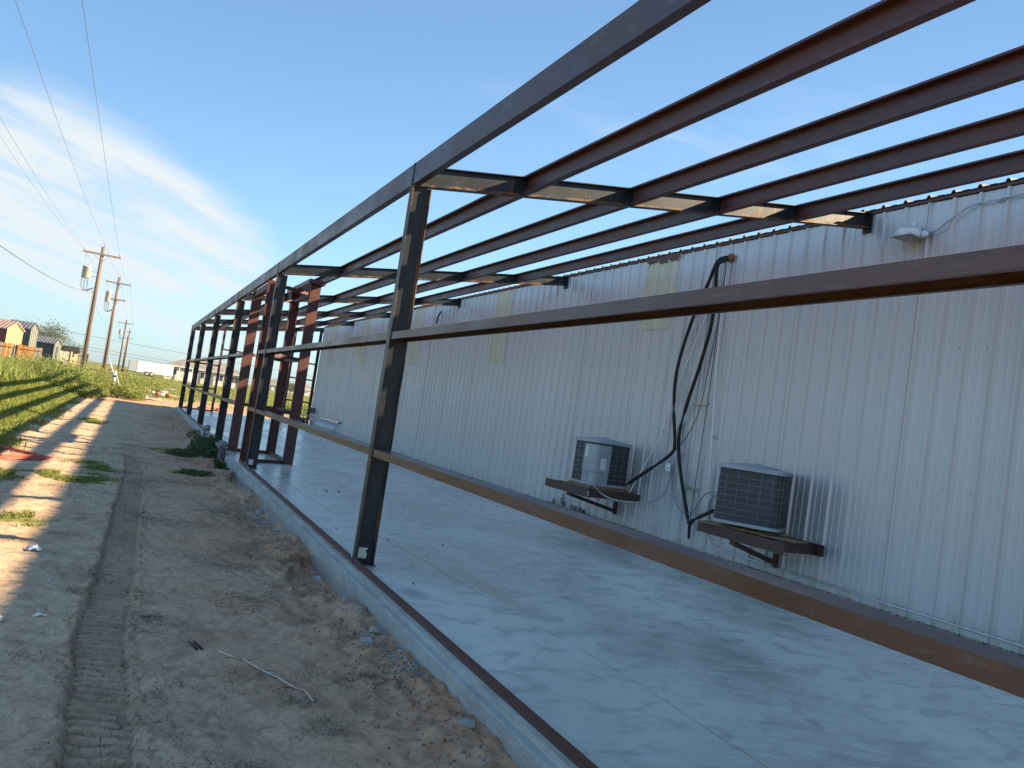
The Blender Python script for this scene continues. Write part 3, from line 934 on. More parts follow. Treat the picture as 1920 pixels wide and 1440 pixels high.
# ------------------------------------------------------------------ condensers on wall brackets
def rsq(s, r, n=7):
    """rounded square outline, side s, corner radius r"""
    out = []
    for k, (cx, cy) in enumerate(((1, 1), (-1, 1), (-1, -1), (1, -1))):
        for i in range(n+1):
            t = math.pi/2*(k + i/n)
            out.append((cx*(s/2-r)+r*math.cos(t), cy*(s/2-r)+r*math.sin(t)))
    return out
def condenser(name, loc, rz, s, h, label, panel):
    root = empty(name, loc, rz, label, 'air conditioner')
    r = s*0.16
    b = MB(); b.prism(rsq(s-0.03, r-0.01), 0.04, h-0.05, lambda p, t: (p[0], p[1], t)); b.build('coil', M['fins'], root)
    b = MB(); b.prism(rsq(s+0.012, r), 0.0, 0.038, lambda p, t: (p[0], p[1], t)); b.build('base_pan', M['ac_grey'], root)
    # lid: rim, shallow pan rising to fan guard
    b = MB(); o0 = rsq(s+0.02, r); nn = len(o0); V = []; F = []
    for k, (sc, z) in enumerate(((1.0, h-0.045), (1.0, h-0.008), (0.985, h), (0.78, h+0.012), (0.74, h+0.016))):
        V += [(p[0]*sc, p[1]*sc, z) for p in o0]
    for k in range(4):
        for i in range(nn): F.append((k*nn+i, k*nn+(i+1) % nn, (k+1)*nn+(i+1) % nn, (k+1)*nn+i))
    b.add(V, F); b.add([(p[0]*0.74, p[1]*0.74, h+0.010) for p in o0], [tuple(range(nn))])
    lid = b.build('lid', M['ac_grey'], root)
    b = MB()
    for k in range(9):
        rr = s*0.36*(1-k/10.0); zz = h+0.018+0.022*math.sin(k/9*math.pi/2)
        b.tube([(rr*math.cos(t), rr*math.sin(t), zz) for t in np.arange(24)*math.pi/12], 0.004, 5, closed=True)
    for k in range(8):
        t = k*math.pi/4
        b.tube([(s*0.37*math.cos(t), s*0.37*math.sin(t), h+0.018), (s*0.2*math.cos(t), s*0.2*math.sin(t), h+0.036), (0.03*math.cos(t), 0.03*math.sin(t), h+0.044)], 0.005, 5)
    b.lathe([(0.07, 0.0), (0.07, 0.012), (0.03, 0.02)], 14, (0, 0, h+0.040))
    b.build('fan_guard', M['ac_grey'], lid)
    # wire guard
    for k in range(1, 8):
        z = 0.04+(h-0.1)*k/8
        b = MB(); b.tube([(p[0], p[1], z) for p in rsq(s, r)], 0.0020, 4, closed=True); b.build('guard_wire', M['ac_wire'], root)
    b = MB(); per = rsq(s, r, 7)
    pts = [Vector(p) for p in per]; tot = sum((pts[(i+1) % len(pts)]-pts[i]).length for i in range(len(pts)))
    step = tot/22; acc = 0; nxt = 0
    for i in range(len(pts)):
        a, c = pts[i], pts[(i+1) % len(pts)]; l = (c-a).length
        while nxt <= acc+l:
            p = a+(c-a)*((nxt-acc)/l)
            b.tube([(p.x, p.y, 0.035), (p.x, p.y, h-0.055)], 0.0020, 4)
            nxt += step
        acc += l
    b.build('guard_upright', M['ac_wire'], root)
    # corner posts
    if panel:
        # service panel wraps the corner that faces the lane: sheet with rounded corner
        c = -s/2-0.012; w = 0.30*s
        arc = [(c+w, c), ]
        pr2 = [(c+w+0.10, c)] + [(c+r+r*math.cos(t), c+r+r*math.sin(t)) for t in np.linspace(1.5*math.pi, math.pi, 8)] + [(c, c+w+0.10)]
        inner = [(x*0.93, y*0.93) for x, y in pr2]
        poly = pr2 + inner[::-1]
        b = MB(); b.prism(poly, 0.30*h, h-0.075, lambda p, t: (p[0], p[1], t)); pn = b.build('service_panel', M['ac_grey'], root)
        b = MB(); b.prism([(x*0.965, y*0.965) for x, y in pr2]+[(x*0.9, y*0.9) for x, y in pr2][::-1], 0.04, 0.295*h, lambda p, t: (p[0], p[1], t)); b.build('lower_panel', M['ac_grey'], root)
        b = MB(); b.box((c-0.0025, c+w-0.03, 0.60*h), (c-0.0005, c+w+0.06, 0.86*h)); b.build('rating_label', M['label_white'], pn)
        b = MB(); b.box((c+r+0.02, c-0.0025, 0.36*h), (c+r+0.12, c-0.0005, 0.62*h)); b.build('rating_label', M['label_white'], pn)
        b = MB(); b.box((c+0.18, c+0.02, 0.08*h), (c+0.24, c+0.05, 0.15*h)); b.build('service_valve', M['black_cable'], root)
    else:
        b = MB(); b.box((s/2-0.10, s/2-0.10, 0.04), (s/2+0.006, s/2+0.006, h-0.06)); b.build('corner_post', M['ac_grey'], root)
    return root
condenser('condenser_unit', (5.22, 4.42, 0.655), 0.0, 0.74, 0.74, 'grey condenser with a service panel and two white labels on its corner', True)
condenser('condenser_unit', (5.28, 0.83, 0.620), math.radians(38), 0.82, 0.73, 'grey condenser showing one wide dark wire grille, farther from the ladder', False)

def channel_bar(b, p, q, h, w, opening):
    """C bar from p to q, depth h vertical, flange w towards opening (unit 2D)"""
    p = Vector(p); q = Vector(q); d = (q-p).normalized(); o = Vector((opening[0], opening[1], 0))
    prof = [(0,0),(w,0),(w,0.006),(0.006,0.006),(0.006,h-0.006),(w,h-0.006),(w,h),(0,h)]
    L_ = (q-p).length
    b.prism(prof, 0, L_, lambda a, t: tuple(p + d*t + o*a[0] + Vector((0,0,a[1]))))
def bracket(name, xb, y0, y1, z, cross, yb, label, dz=0.0):
    root = empty(name, (5.8, (y0+y1)/2, z), 0, label, 'bracket')
    loc = (-5.8, -(y0+y1)/2, -z)
    H = 0.135
    b = MB(); channel_bar(b, (xb, y0, z), (xb, y1, z+dz), H, 0.06, (1, 0)); b.build('front_bearer', M['rust_beam'], root, loc)
    b = MB(); channel_bar(b, (5.70, y0+0.1, z+0.005), (5.70, y1-0.05, z+0.005), H, 0.06, (-1, 0)); b.build('rear_bearer', M['rust_beam'], root, loc)
    for k, yc in enumerate(cross):
        b = MB(); channel_bar(b, (xb+0.064, yc, z+0.001), (5.79, yc, z+0.001), H-0.008, 0.05, (0, 1)); b.build('cross_bearer', M['rust_beam'], root, loc)
        if k: continue
        yc = yb
        b = MB(); b.bar((xb+0.05, yc+0.03, z-0.03), (5.735, yc+0.03, z-0.24), 0.10, 0.055); b.build('diagonal_brace', M['rust_beam'], root, loc)
        b = MB(); b.box((5.735, yc, z-0.30), (5.79, yc+0.06, z+0.003)); b.build('wall_upright', M['rust_beam'], root, loc)
    return root, loc
rL, lo = bracket('wall_bracket', 4.74, 3.93, 5.36, 0.465, (3.98, 5.20), 4.58, 'rusty red steel bracket under the condenser with white labels')
b = MB(); b.box((4.80, 4.02, 0.602), (5.72, 4.86, 0.616)); b.build('plywood_sheet', M['plywood'], rL, lo)
b = MB(); b.box((4.86, 4.06, 0.618), (5.60, 4.80, 0.650)); b.build('shim_board', M['plywood'], rL, lo)
rR, lo = bracket('wall_bracket', 4.95, -0.12, 1.43, 0.415, (0.10, 1.20), 0.76, 'rusty red steel bracket under the wide grilled condenser', 0.0)
b = MB(); b.bar((5.0, 1.35, 0.560), (5.40, 0.05, 0.556), 0.34, 0.014); b.build('plywood_sheet', M['plywood'], rR, lo)
b = MB(); b.box((5.02, 0.45, 0.566), (5.62, 1.20, 0.582)); b.build('shim_board', M['plywood'], rR, lo)
b = MB(); b.box((5.2, 0.55, 0.583), (5.4, 1.1, 0.618)); b.build('shim_board', M['plywood'], rR, lo)

def curve_pts(pts, k=6):
    """Catmull-Rom through 3D points"""
    P = [Vector(p) for p in pts]; P = [P[0]*2-P[1]] + P + [P[-1]*2-P[-2]]
    out = []
    for i in range(1, len(P)-2):
        for j in range(k):
            t = j/k
            a, b_, c, d = P[i-1], P[i], P[i+1], P[i+2]
            out.append(0.5*((2*b_) + (c-a)*t + (2*a-5*b_+4*c-d)*t*t + (3*b_-a-3*c+d)*t**3))
    out.append(P[-2])
    return out
def wire_thing(name, pts, r, mat, label, cat, k=6, n=8):
    b = MB(); b.tube(curve_pts(pts, k) if k else pts, r, n)
    o = b.build(name, mat, label=label, cat=cat)
    return o
YZ = lambda pts, x: [(x if not isinstance(x, list) else x[i], p[0], p[1]) for i, p in enumerate(pts)]
def sleeved(name, pts, label):
    """black insulated line set with thinner taped joints"""
    c = curve_pts(pts, 8); n = len(c)
    root = empty(name, c[0], 0, label, 'refrigerant line')
    L_ = [-c[0].x, -c[0].y, -c[0].z]
    b = MB(); rad = []
    for i in range(n):
        t = i/(n-1)
        g = min(abs(t-0.55), abs(t-0.80), abs(t-0.92))
        rad.append(0.0275 if g > 0.012 else 0.016)
    b.tube(c, rad, 10); b.build('foam_sleeve', M['black_foam'], root, L_)
    b = MB(); b.tube(c[-2:]+[c[-1]+(c[-1]-c[-2])*0.8], 0.009, 6); b.build('copper_pipe', simple('tarnished_copper', (0.16, 0.08, 0.045), None, 0.45, 0.8), root, L_)
sleeved('insulated_line', [(5.80,2.52,4.43),(5.74,2.58,4.43),(5.70,2.70,4.36),(5.70,2.84,4.06),(5.72,3.14,3.49),(5.72,3.35,2.72),(5.72,3.31,2.12),(5.70,3.13,1.54),(5.68,3.16,1.35),(5.66,3.58,1.08),(5.60,4.10,0.75),(5.55,4.2,0.70)],
        'black insulated pipe bowing left from the wall hole down to the labelled condenser')
sleeved('insulated_line', [(5.80,2.49,4.40),(5.73,2.56,4.38),(5.66,2.63,4.28),(5.70,2.65,3.92),(5.75,2.70,3.38),(5.75,2.85,2.72),(5.74,2.98,2.26),(5.77,3.14,1.66),(5.72,2.93,1.14),(5.70,2.63,0.56),(5.66,2.47,0.37),(5.60,2.30,0.46),(5.55,1.85,0.66)],
        'black insulated pipe crossing over the other and ending by the wide condenser')
wire_thing('pipe_offcut', [(5.62,2.40,0.42),(5.60,2.38,0.30),(5.60,2.36,0.17)], 0.022, M['black_foam'], 'short loose end of black foam pipe hanging by bracket', 'pipe')
b = MB(); b.lathe([(0.055, 0), (0.062, 0.004), (0.062, 0.05), (0.05, 0.055)], 16)
o = b.build('pipe_sleeve', M['rust_pipe'], loc=(5.815, 2.50, 4.43), label='rust red round sleeve where pipes leave the wall', cat='sleeve'); o.rotation_euler = (0, -math.pi/2, 0)
# white condensate pipes
def conduit(name, pts, r, mat, label, straps=(), k=0):
    root = empty(name, pts[0], 0, label, 'conduit'); L_ = [-a for a in pts[0]]
    b = MB(); b.tube(curve_pts(pts, k) if k else [Vector(p) for p in pts], r, 8); b.build('pipe_run', mat, root, L_)
    for s in straps:
        b = MB(); b.box((s[0]-0.006, s[1]-0.03, s[2]-0.016), (s[0]+0.02, s[1]+0.03, s[2]+0.016)); b.build('strap', M['galv'], root, L_)
    return root
conduit('conduit', [(5.76,2.60,4.36),(5.765,2.90,3.49),(5.76,3.27,2.60),(5.75,3.62,1.55),(5.62,4.10,0.52),(5.55,4.12,0.47)], 0.0095, M['white_pvc'], 'thin white pipe slanting down to the labelled condenser', ((5.75,3.57,1.68),))
conduit('conduit', [(5.77,2.53,4.36),(5.77,2.53,3.47),(5.77,2.43,2.33),(5.77,2.35,1.61),(5.77,2.22,0.54)], 0.0095, M['white_pvc'], 'thin white pipe running straight down beside the wide condenser', ((5.77,2.36,1.70),))
wire_thing('cable', [(5.77,2.56,4.36),(5.77,2.58,3.47),(5.77,2.66,2.65),(5.76,2.76,1.95),(5.72,3.17,1.37),(5.60,4.05,0.74)], 0.006, M['black_cable'], 'thin black cable curving from wall hole to labelled condenser', 'cable')
wire_thing('cable', [(5.775,2.54,4.34),(5.775,2.56,3.47),(5.775,2.57,2.32),(5.77,2.58,1.43),(5.74,2.56,0.50),(5.72,2.53,0.24),(5.70,2.48,0.36)], 0.006, M['black_cable'], 'thin black cable hanging straight with a loop at its end', 'cable')
wire_thing('flexible_conduit', [(5.79,3.20,1.02),(5.72,3.19,0.88),(5.55,3.10,0.66),(5.30,3.30,0.53),(5.10,3.80,0.50),(4.92,4.08,0.66),(4.87,4.12,0.88)], 0.0135, M['grey_pvc'], 'grey flexible hose sagging from switch box to service panel', 'conduit')
wire_thing('flexible_conduit', [(5.56,4.10,0.50),(5.30,3.9,0.46),(5.00,4.06,0.56),(4.86,4.20,0.72),(4.85,4.24,0.88)], 0.0135, M['grey_pvc'], 'grey flexible hose looping from white pipe into service panel', 'conduit')
wire_thing('flexible_conduit', [(5.79,3.14,1.02),(5.76,3.13,0.85),(5.74,2.95,0.62),(5.72,2.70,0.50),(5.68,2.42,0.60),(5.62,2.15,0.86),(5.58,1.70,0.95)], 0.0115, M['grey_pvc'], 'grey flexible hose running from switch box to the wide condenser', 'conduit')
wire_thing('flexible_conduit', [(5.74,1.95,0.90),(5.70,2.10,0.82),(5.70,2.14,0.62),(5.72,2.06,0.45)], 0.0135, M['grey_pvc'], 'short grey hose bending down behind the wide condenser', 'conduit')
# disconnect box
t = empty('switch_box', (5.79, 3.22, 1.02), 0, 'small grey electrical switch box on the wall between the condensers', 'switch box')
b = MB(); b.box((-0.085, -0.055, 0.0), (0.0, 0.055, 0.17)); b.build('box_body', M['ac_grey'], t)
b = MB(); b.box((-0.093, -0.060, 0.062), (-0.0855, 0.060, 0.178)); b.box((-0.0855, -0.060, 0.1705), (0.0, 0.060, 0.178)); b.build('box_cover', M['light_body'], t)
b = MB(); b.box((-0.098, -0.03, 0.085), (-0.0935, 0.02, 0.11)); b.build('latch', M['galv'], t)
# strut channels
for (yy, zz, lab) in ((2.74, 2.185, 'short slotted steel strut on the wall, upper one above the switch box'), (2.72, 0.886, 'short slotted steel strut on the wall, lower one near the wide condenser')):
    t = empty('strut_channel', (5.80, yy, zz), 0, lab, 'strut')
    b = MB(); b.prism([(-0.02,0),(0.02,0),(0.02,-0.03),(0.012,-0.03),(0.012,-0.006),(-0.012,-0.006),(-0.012,-0.03),(-0.02,-0.03)], -0.18, 0.18, lambda p, q: (p[1]-0.003, q, p[0])); b.build('channel', M['galv'], t)
    for q in (-0.14, 0.14):
        b = MB(); b.lathe([(0.013,0),(0.013,0.007),(0.007,0.012)], 6); o = b.build('bolt', M['galv'], t, (-0.034, q, 0)); o.rotation_euler = (0, -math.pi/2, 0)
# low conduit along the foot of the wall
conduit('conduit', [(5.70,2.06,0.46),(5.73,2.12,0.30),(5.765,2.14,0.22),(5.765,2.06,0.14),(5.765,1.92,0.12),(5.765,1.40,0.117),(5.765,-0.98,0.098),(5.765,-2.4,0.10),(5.765,-8.0,0.11)], 0.0125, M['galv'],
        'galvanised conduit running along the foot of the wall', [(5.768, 1.30, 0.117), (5.768, -0.95, 0.098), (5.768, -2.18, 0.10), (5.768, -4.5, 0.10)])
# flood light and its conduit
t = empty('flood_light', (5.80, -0.66, 4.25), 0, 'white dusk light under the eave with its hood turned out', 'light')
b = MB(); V = []; F = []
n = 12
for k in range(n+1):
    a = math.pi*k/n
    V += [(-0.02, 0.115*math.cos(a), 0.13*math.sin(a)), (-0.26, 0.085*math.cos(a), -0.01+0.075*math.sin(a))]
for k in range(n): F.append((2*k, 2*k+1, 2*k+3, 2*k+2))
F.append(tuple(2*k+1 for k in range(n, -1, -1)))
b.add(V, F, 0, True); b.build('hood', M['light_body'], t)
b = MB(); b.box((-0.27, -0.13, -0.022), (-0.015, 0.13, -0.004)); b.build('lens_frame', M['galv'], t)
b = MB(); b.box((-0.23, -0.095, -0.030), (-0.05, 0.095, -0.0225)); b.build('lens', M['porcelain'], t)
b = MB(); b.lathe([(0.05,0),(0.05,0.05),(0.035,0.06)], 12); o = b.build('junction_box', M['galv'], t, (-0.012, -0.16, 0.02)); o.rotation_euler = (0, -math.pi/2, 0)
b = MB(); b.lathe([(0.02,0),(0.02,0.04),(0.012,0.045)], 10); b.build('photo_cell', M['light_body'], t, (-0.06, -0.02, 0.13))
conduit('conduit', [(5.775,-0.84,4.275),(5.775,-0.95,4.30),(5.775,-1.05,4.37),(5.775,-1.28,4.50),(5.775,-1.40,4.525),(5.775,-1.9,4.535),(5.775,-6.0,4.55)], 0.011, M['galv'], 'bent galvanised conduit feeding the dusk light under the eave', ((5.778,-1.62,4.53),))
# a short hanging drain stub on the far wall
wire_thing('drain_stub', [(5.74,14.9,4.40),(5.66,14.9,4.25),(5.64,14.92,4.02)], 0.025, M['black_cable'], 'short black pipe hanging under the eave far along the wall', 'pipe', 3)

# ------------------------------------------------------------------ things at the far end of the slab
t = empty('ladder', (5.45, 27.0, 0.0), 0, 'aluminium ladder lying on edge, leaning on the far wall', 'ladder')
def ladder_pt(s, w):     # s along the wall, w up the lean
    return (-0.02+0.30*w/0.45, s, 0.03+0.42*w/0.45)
for w in (0.0, 0.45):
    b = MB(); b.bar(ladder_pt(-1.9, w), ladder_pt(1.85, w), 0.028, 0.075); b.build('rail', M['alu'], t)
for k in range(12):
    s = -1.75+k*0.305
    b = MB(); b.tube([ladder_pt(s, 0.02), ladder_pt(s, 0.43)], 0.022, 8); b.build('rung', M['alu'], t)
b = MB(); b.bar(ladder_pt(-1.98, 0.45), ladder_pt(-1.90, 0.45), 0.05, 0.09); b.build('foot', M['black'], t)
t = empty('folding_chair', (5.35, 29.6, 0.0), 0.6, 'grey folding chair standing by the far wall beside the ladder', 'chair')
b = MB(); b.box((-0.22, -0.22, 0.43), (0.22, 0.22, 0.46)); b.build('seat', M['ac_grey'], t)
b = MB(); b.box((0.18, -0.22, 0.58), (0.22, 0.22, 0.84)); b.build('backrest', M['black'], t)
for sy in (-0.2, 0.2):
    b = MB(); b.tube([(-0.25, sy, 0.0), (0.2, sy, 0.84)], 0.013, 6); b.build('leg', M['grey_paint'], t)
    b = MB(); b.tube([(0.25, sy*0.9, 0.0), (-0.16, sy*0.9, 0.45)], 0.013, 6); b.build('leg', M['grey_paint'], t)
t = empty('tool_box', (5.2, 30.5, 0.0), 0.2, 'small dark tool box on the slab near the end post', 'tool box')
b = MB(); b.box((-0.16, -0.3, 0.002), (0.16, 0.3, 0.24)); b.build('box_body', M['black'], t)
b = MB(); b.box((-0.165, -0.305, 0.2405), (0.165, 0.305, 0.31)); b.build('lid', M['rust_beam'], t)
b = MB(); b.tube([(0, -0.1, 0.31), (0, -0.09, 0.36), (0, 0.09, 0.36), (0, 0.1, 0.31)], 0.01, 6); b.build('handle', M['galv'], t)
t = empty('work_bag', (5.0, 30.9, 0.0), 0.4, 'lumpy brown work bag lying on the slab end', 'bag')
b = MB(); b.lathe([(0.16,0.0),(0.24,0.06),(0.22,0.16),(0.12,0.24),(0.05,0.26)], 12); o = b.build('sack', M['pipe_brown'], t); o.scale = (1.2, 1.7, 0.8)
b = MB(); b.tube(curve_pts([(-0.05, -0.12, 0.18), (0, -0.06, 0.30), (0, 0.06, 0.30), (0.05, 0.12, 0.18)], 4), 0.012, 6); b.build('strap', M['black'], t)
# scraps on the slab
def chip(x, y, s, mat, label, cat='scrap', group=None):
    b = MB(); k = 7
    top = [(s*(0.6+0.5*random.random())*math.cos(a), s*0.6*(0.6+0.5*random.random())*math.sin(a)) for a in np.arange(k)*2*math.pi/k]
    b.prism(top, 0.001, s*0.35, lambda p, q: (p[0], p[1], q))
    o = b.build('scrap', mat, loc=(x, y, 0), label=label, cat=cat, group=group); o.rotation_euler = (0, 0, random.uniform(0, 3))
for x, y, s in ((0.74, 1.41, 0.022), (0.92, 0.64, 0.014), (0.60, 0.15, 0.014), (1.35, 1.32, 0.02), (1.00, 3.18, 0.02), (0.92, 5.31, 0.04), (1.13, 5.39, 0.03), (0.35, -0.62, 0.016), (1.7, -0.9, 0.013), (2.6, 0.4, 0.015), (0.28, 1.9, 0.018)):
    chip(x, y, s, M['pipe_brown'], 'tiny dark scrap of steel lying on the grey slab', 'scrap', 'steel scraps on the slab')
# pipe rail at the slab corner, domed posts
t = empty('pipe_rail', (-0.17, 10.1, -0.2), 0, 'weathered grey pipe rail with domed posts among weeds', 'pipe rail')
for p in ((0.0, 0.0), (0.10, 5.2)):
    b = MB(); b.lathe([(0.075,-0.15),(0.075,0.33),(0.092,0.335),(0.092,0.37),(0.075,0.42),(0.04,0.445),(0.01,0.45)], 16); b.build('post', M['pipe_grey'], t, (p[0], p[1], 0))
b = MB(); b.tube([(0.0, 0.04, 0.27), (0.10, 5.16, 0.27)], 0.045, 10); b.build('rail', M['pipe_grey'], t)
# ------------------------------------------------------------------ utility poles and lines
def utility_pole(loc, h, label, arm=2.3, arm2=False, tf=None, riser=False, top_pin=True):
    root = empty('utility_pole', loc, 0, label, 'utility pole', 'utility poles along the lane')
    rb = 0.155; rt = 0.105
    b = MB(); b.tube([(0,0,-0.3),(0,0,h*0.5),(0,0,h)], [rb, (rb+rt)/2, rt], 12); b.build('pole', M['pole'], root)
    za = h-0.55
    def crossarm(z, L_):
        b = MB(); b.box((-L_/2, -0.17, z-0.06), (L_/2, -0.075, z+0.06)); a = b.build('crossarm', M['arm'], root)
        for sx in (-1, 1):
            b = MB(); b.bar((sx*L_*0.22, -0.18, z-0.05), (sx*0.06, -0.14, z-0.5), 0.012, 0.035); b.build('brace', M['galv'], root)
        for px in (-L_/2+0.1, L_/2-0.1):
            b = MB(); b.lathe([(0.012,0.0),(0.012,0.09),(0.035,0.10),(0.05,0.13),(0.03,0.15),(0.04,0.17),(0.02,0.19)], 8, (px, -0.12, z+0.06)); b.build('insulator', M['porcelain'], a)
    crossarm(za, arm)
    if arm2: crossarm(h*0.78, arm*0.78)
    b = MB(); b.lathe([(0.012,0.0),(0.012,0.12),(0.04,0.13),(0.055,0.17),(0.03,0.19),(0.02,0.22)], 8, (0.06, 0, h)); b.build('insulator', M['porcelain'], root)
    if tf:
        x, z, hh, r = tf
        b = MB(); b.lathe([(r*0.9,0.0),(r,0.02),(r,hh),(r*1.06,hh+0.01),(r*1.06,hh+0.05),(r*0.7,hh+0.10)], 14, (x, -0.05, z)); k = b.build('transformer', M['transformer'], root)
        b = MB(); b.lathe([(0.05,0),(0.06,0.04),(0.04,0.07),(0.06,0.1),(0.04,0.14),(0.02,0.2)], 8, (x+0.05, -0.05, z+hh+0.08)); b.build('bushing', M['porcelain'], k)
        for q in (0.25, 0.7):
            b = MB(); b.bar((x, -0.05, z+hh*q), (0.0, 0.0, z+hh*q), 0.05, 0.05); b.build('hanger', M['galv'], k)
        b = MB()
        for q in (-0.6, 0.0, 0.6):
            b.tube(curve_pts([(x+q*r, -0.05-r*0.8, z+0.05), (x+q*r*1.1-0.02, -0.1, z-0.5), (x+q*r*0.5+0.1, -0.1, z-0.85), (-0.12, -0.1, z-0.55)], 4), 0.018, 5)
        b.build('service_loop', M['black_cable'], root)
        b = MB(); b.tube(curve_pts([(-arm*0.40, -0.12, za-0.3), (-arm*0.36, -0.1, za-0.9), (x+0.05, -0.05, z+hh+0.25)], 5), 0.010, 5); b.lathe([(0.03,0),(0.03,0.3)], 6, (-arm*0.40, -0.12, za-0.36)); b.build('fuse_lead', M['porcelain'], root)
    if riser:
        b = MB(); b.tube([(-0.15,-0.10,-0.2),(-0.15,-0.10,h*0.66)], 0.028, 8); b.lathe([(0.05,0),(0.07,0.06),(0.02,0.12)], 8, (-0.15,-0.10,h*0.66)); b.build('riser_pipe', M['pipe_grey'], root)
    return root
GZ = lambda x, y: float(base_height(np.array([float(x)]), np.array([float(y)]))[0])
utility_pole((-5.2, 55, 0.1), 9.3, 'nearest and tallest utility pole with a can transformer, rising from the weeds', 2.35, False, (-0.75, 6.95, 0.75, 0.28), True)
utility_pole((-4.42, 72, 0.1), 9.1, 'second utility pole with two crossarms and a transformer', 2.05, True, (-0.62, 6.75, 0.9, 0.24), True)
utility_pole((-4.25, 134, 0.3), 8.5, 'distant utility pole with a single crossarm, third along the lane', 2.3, False, (-0.6, 6.1, 0.7, 0.22))
utility_pole((-3.95, 170, 0.35), 8.6, 'far utility pole whose top stands alone, fourth along the lane', 0.9, False)
utility_pole((-4.35, 187, 0.35), 7.8, 'farthest utility pole with a crossarm, last along the lane', 2.4, False, (-0.6, 5.6, 0.7, 0.22))

def line(name, p, q, sag, r, label, group=None):
    p = Vector(p); q = Vector(q); n = 26; pts = []
    for i in range(n+1):
        t = i/n; a = p.lerp(q, t); a.z -= sag*4*t*(1-t); pts.append(a)
    b = MB(); b.tube(pts, r, 4)
    return b.build(name, M['wire'], label=label, cat='power line', group=group)
line('power_line', (-4.13, 54.9, 9.05), (-4.2, -32, 9.15), 0.25, 0.006, 'overhead wire from the right end of the nearest crossarm towards the viewer')
line('power_line', (-5.14, 55, 9.62), (-5.45, -32, 9.0), 0.9, 0.006, 'overhead wire from the top pin of the nearest pole towards the viewer')
line('power_line', (-6.27, 54.9, 9.05), (-6.4, -32, 8.0), 1.0, 0.006, 'overhead wire from the left end of the nearest crossarm towards the viewer')
line('power_line', (-6.0, 54.9, 8.75), (-6.45, -32, 8.0), 1.4, 0.005, 'thin overhead wire close under the left crossarm wire')
line('power_line', (-5.3, 55, 6.2), (-5.7, -12, 3.9), 0.9, 0.012, 'low telephone wire dropping from the nearest pole to the left')
for k, (a, c, lab) in enumerate((((-6.27, 55, 9.05), (-5.35, 72, 8.75), 'left wire between the two nearest poles'), ((-4.13, 55, 9.05), (-3.5, 72, 8.75), 'right wire between the two nearest poles'), ((-5.14, 55, 9.62), (-4.36, 72, 9.42), 'top wire between the two nearest poles'),
                     ((-3.5, 72, 8.75), (-3.2, 134, 8.4), 'right wire from the second pole to the distant poles'), ((-4.36, 72, 9.42), (-4.2, 134, 9.05), 'top wire from the second pole to the distant poles'), ((-5.2, 55, 5.6), (-4.42, 72, 4.9), 'low sagging telephone wire between the two nearest poles'))):
    line('power_line', a, c, 0.35 if k < 5 else 0.5, 0.006, lab)
line('power_line', (-60, 100, 6.7), (40, 100, 1.9+1.6), 0.6, 0.02, 'upper far wire crossing low over the horizon')
line('power_line', (-60, 102, 4.9), (40, 102, 2.6), 0.6, 0.018, 'middle far wire crossing low over the horizon')
line('power_line', (-60, 104, 4.5), (40, 104, 2.3), 0.6, 0.018, 'lowest far wire crossing low over the horizon')

# ------------------------------------------------------------------ sheds, fences, house, trailer
def shed(loc, rz, L_, W_, eave, ridge, mside, mend, mroof, label, ribs=8, door=False):
    """length along local x, gables at +-x; front long side faces local -y"""
    root = empty('shed', loc, rz, label, 'shed')
    b = MB()
    b.add([(-L_/2,-W_/2,-0.3),(L_/2,-W_/2,-0.3),(L_/2,-W_/2,eave),(-L_/2,-W_/2,eave),(-L_/2,W_/2,-0.3),(L_/2,W_/2,-0.3),(L_/2,W_/2,eave),(-L_/2,W_/2,eave)], [(0,1,2,3),(5,4,7,6)])
    b.build('side_wall', mside, root)
    for s in (-1, 1):
        b = MB(); x = s*(L_/2-0.002); b.add([(x,-W_/2,-0.3),(x,W_/2,-0.3),(x,W_/2,eave),(x,0,ridge),(x,-W_/2,eave)], [(0,1,2,3,4)])
        for q in np.linspace(-W_/2, W_/2, 5):
            top = eave+(ridge-eave)*(1-abs(q)/(W_/2))-0.03
            b.box((x-0.03*(s < 0), q-0.03, -0.3), (x+0.03*(s > 0), q+0.03, top))
        b.build('gable_wall', mend, root)
    for i in range(ribs+1):
        x = -L_/2+L_*i/ribs
        b = MB(); b.box((x-0.05, -W_/2-0.035, -0.3), (x+0.05, -W_/2-0.002, eave-0.02)); b.build('batten', mside, root)
    o = 0.12
    for s in (-1, 1):
        n = Vector((0, s*(ridge-eave), W_/2)).normalized()*0.05
        e = Vector((0, s*(W_/2+o), eave-o*(ridge-eave)/(W_/2))); r = Vector((0, 0, ridge))
        vv = []
        for x in (-L_/2-o, L_/2+o):
            for p in (e, r, r+Vector((0,0,0.06)), e+Vector((0,0,0.06))): vv.append((x, p.y, p.z))
        b = MB(); b.add(vv, [(0,1,2,3),(7,6,5,4),(0,4,5,1),(1,5,6,2),(2,6,7,3),(3,7,4,0)])
        for i in range(ribs+1):
            x = -L_/2-o+0.03+(L_+2*o-0.06)*i/ribs
            b.bar((x, e.y, e.z+0.085), (x, r.y, r.z+0.085), 0.06, 0.05, up=(0,0,1))
        b.build('roof', mroof, root)
    if door:
        b = MB(); b.box((L_/2+0.03, -W_*0.12, 0), (L_/2+0.05, W_*0.22, eave*0.9)); d = b.build('door', M['shed_grey'], root)
        b = MB(); b.box((L_/2+0.051, -W_*0.08, eave*0.45), (L_/2+0.09, -W_*0.05, eave*0.52)); b.build('handle', M['black'], d)
    return root
shed((-12.05, 70.4, 0.1), math.radians(-33), 1.9, 1.75, 3.0, 3.6, M['shed_red'], M['shed_yellow'], M['shed_redroof'], 'small shed with a pale yellow gable and pinkish red roof behind the fence', 6)
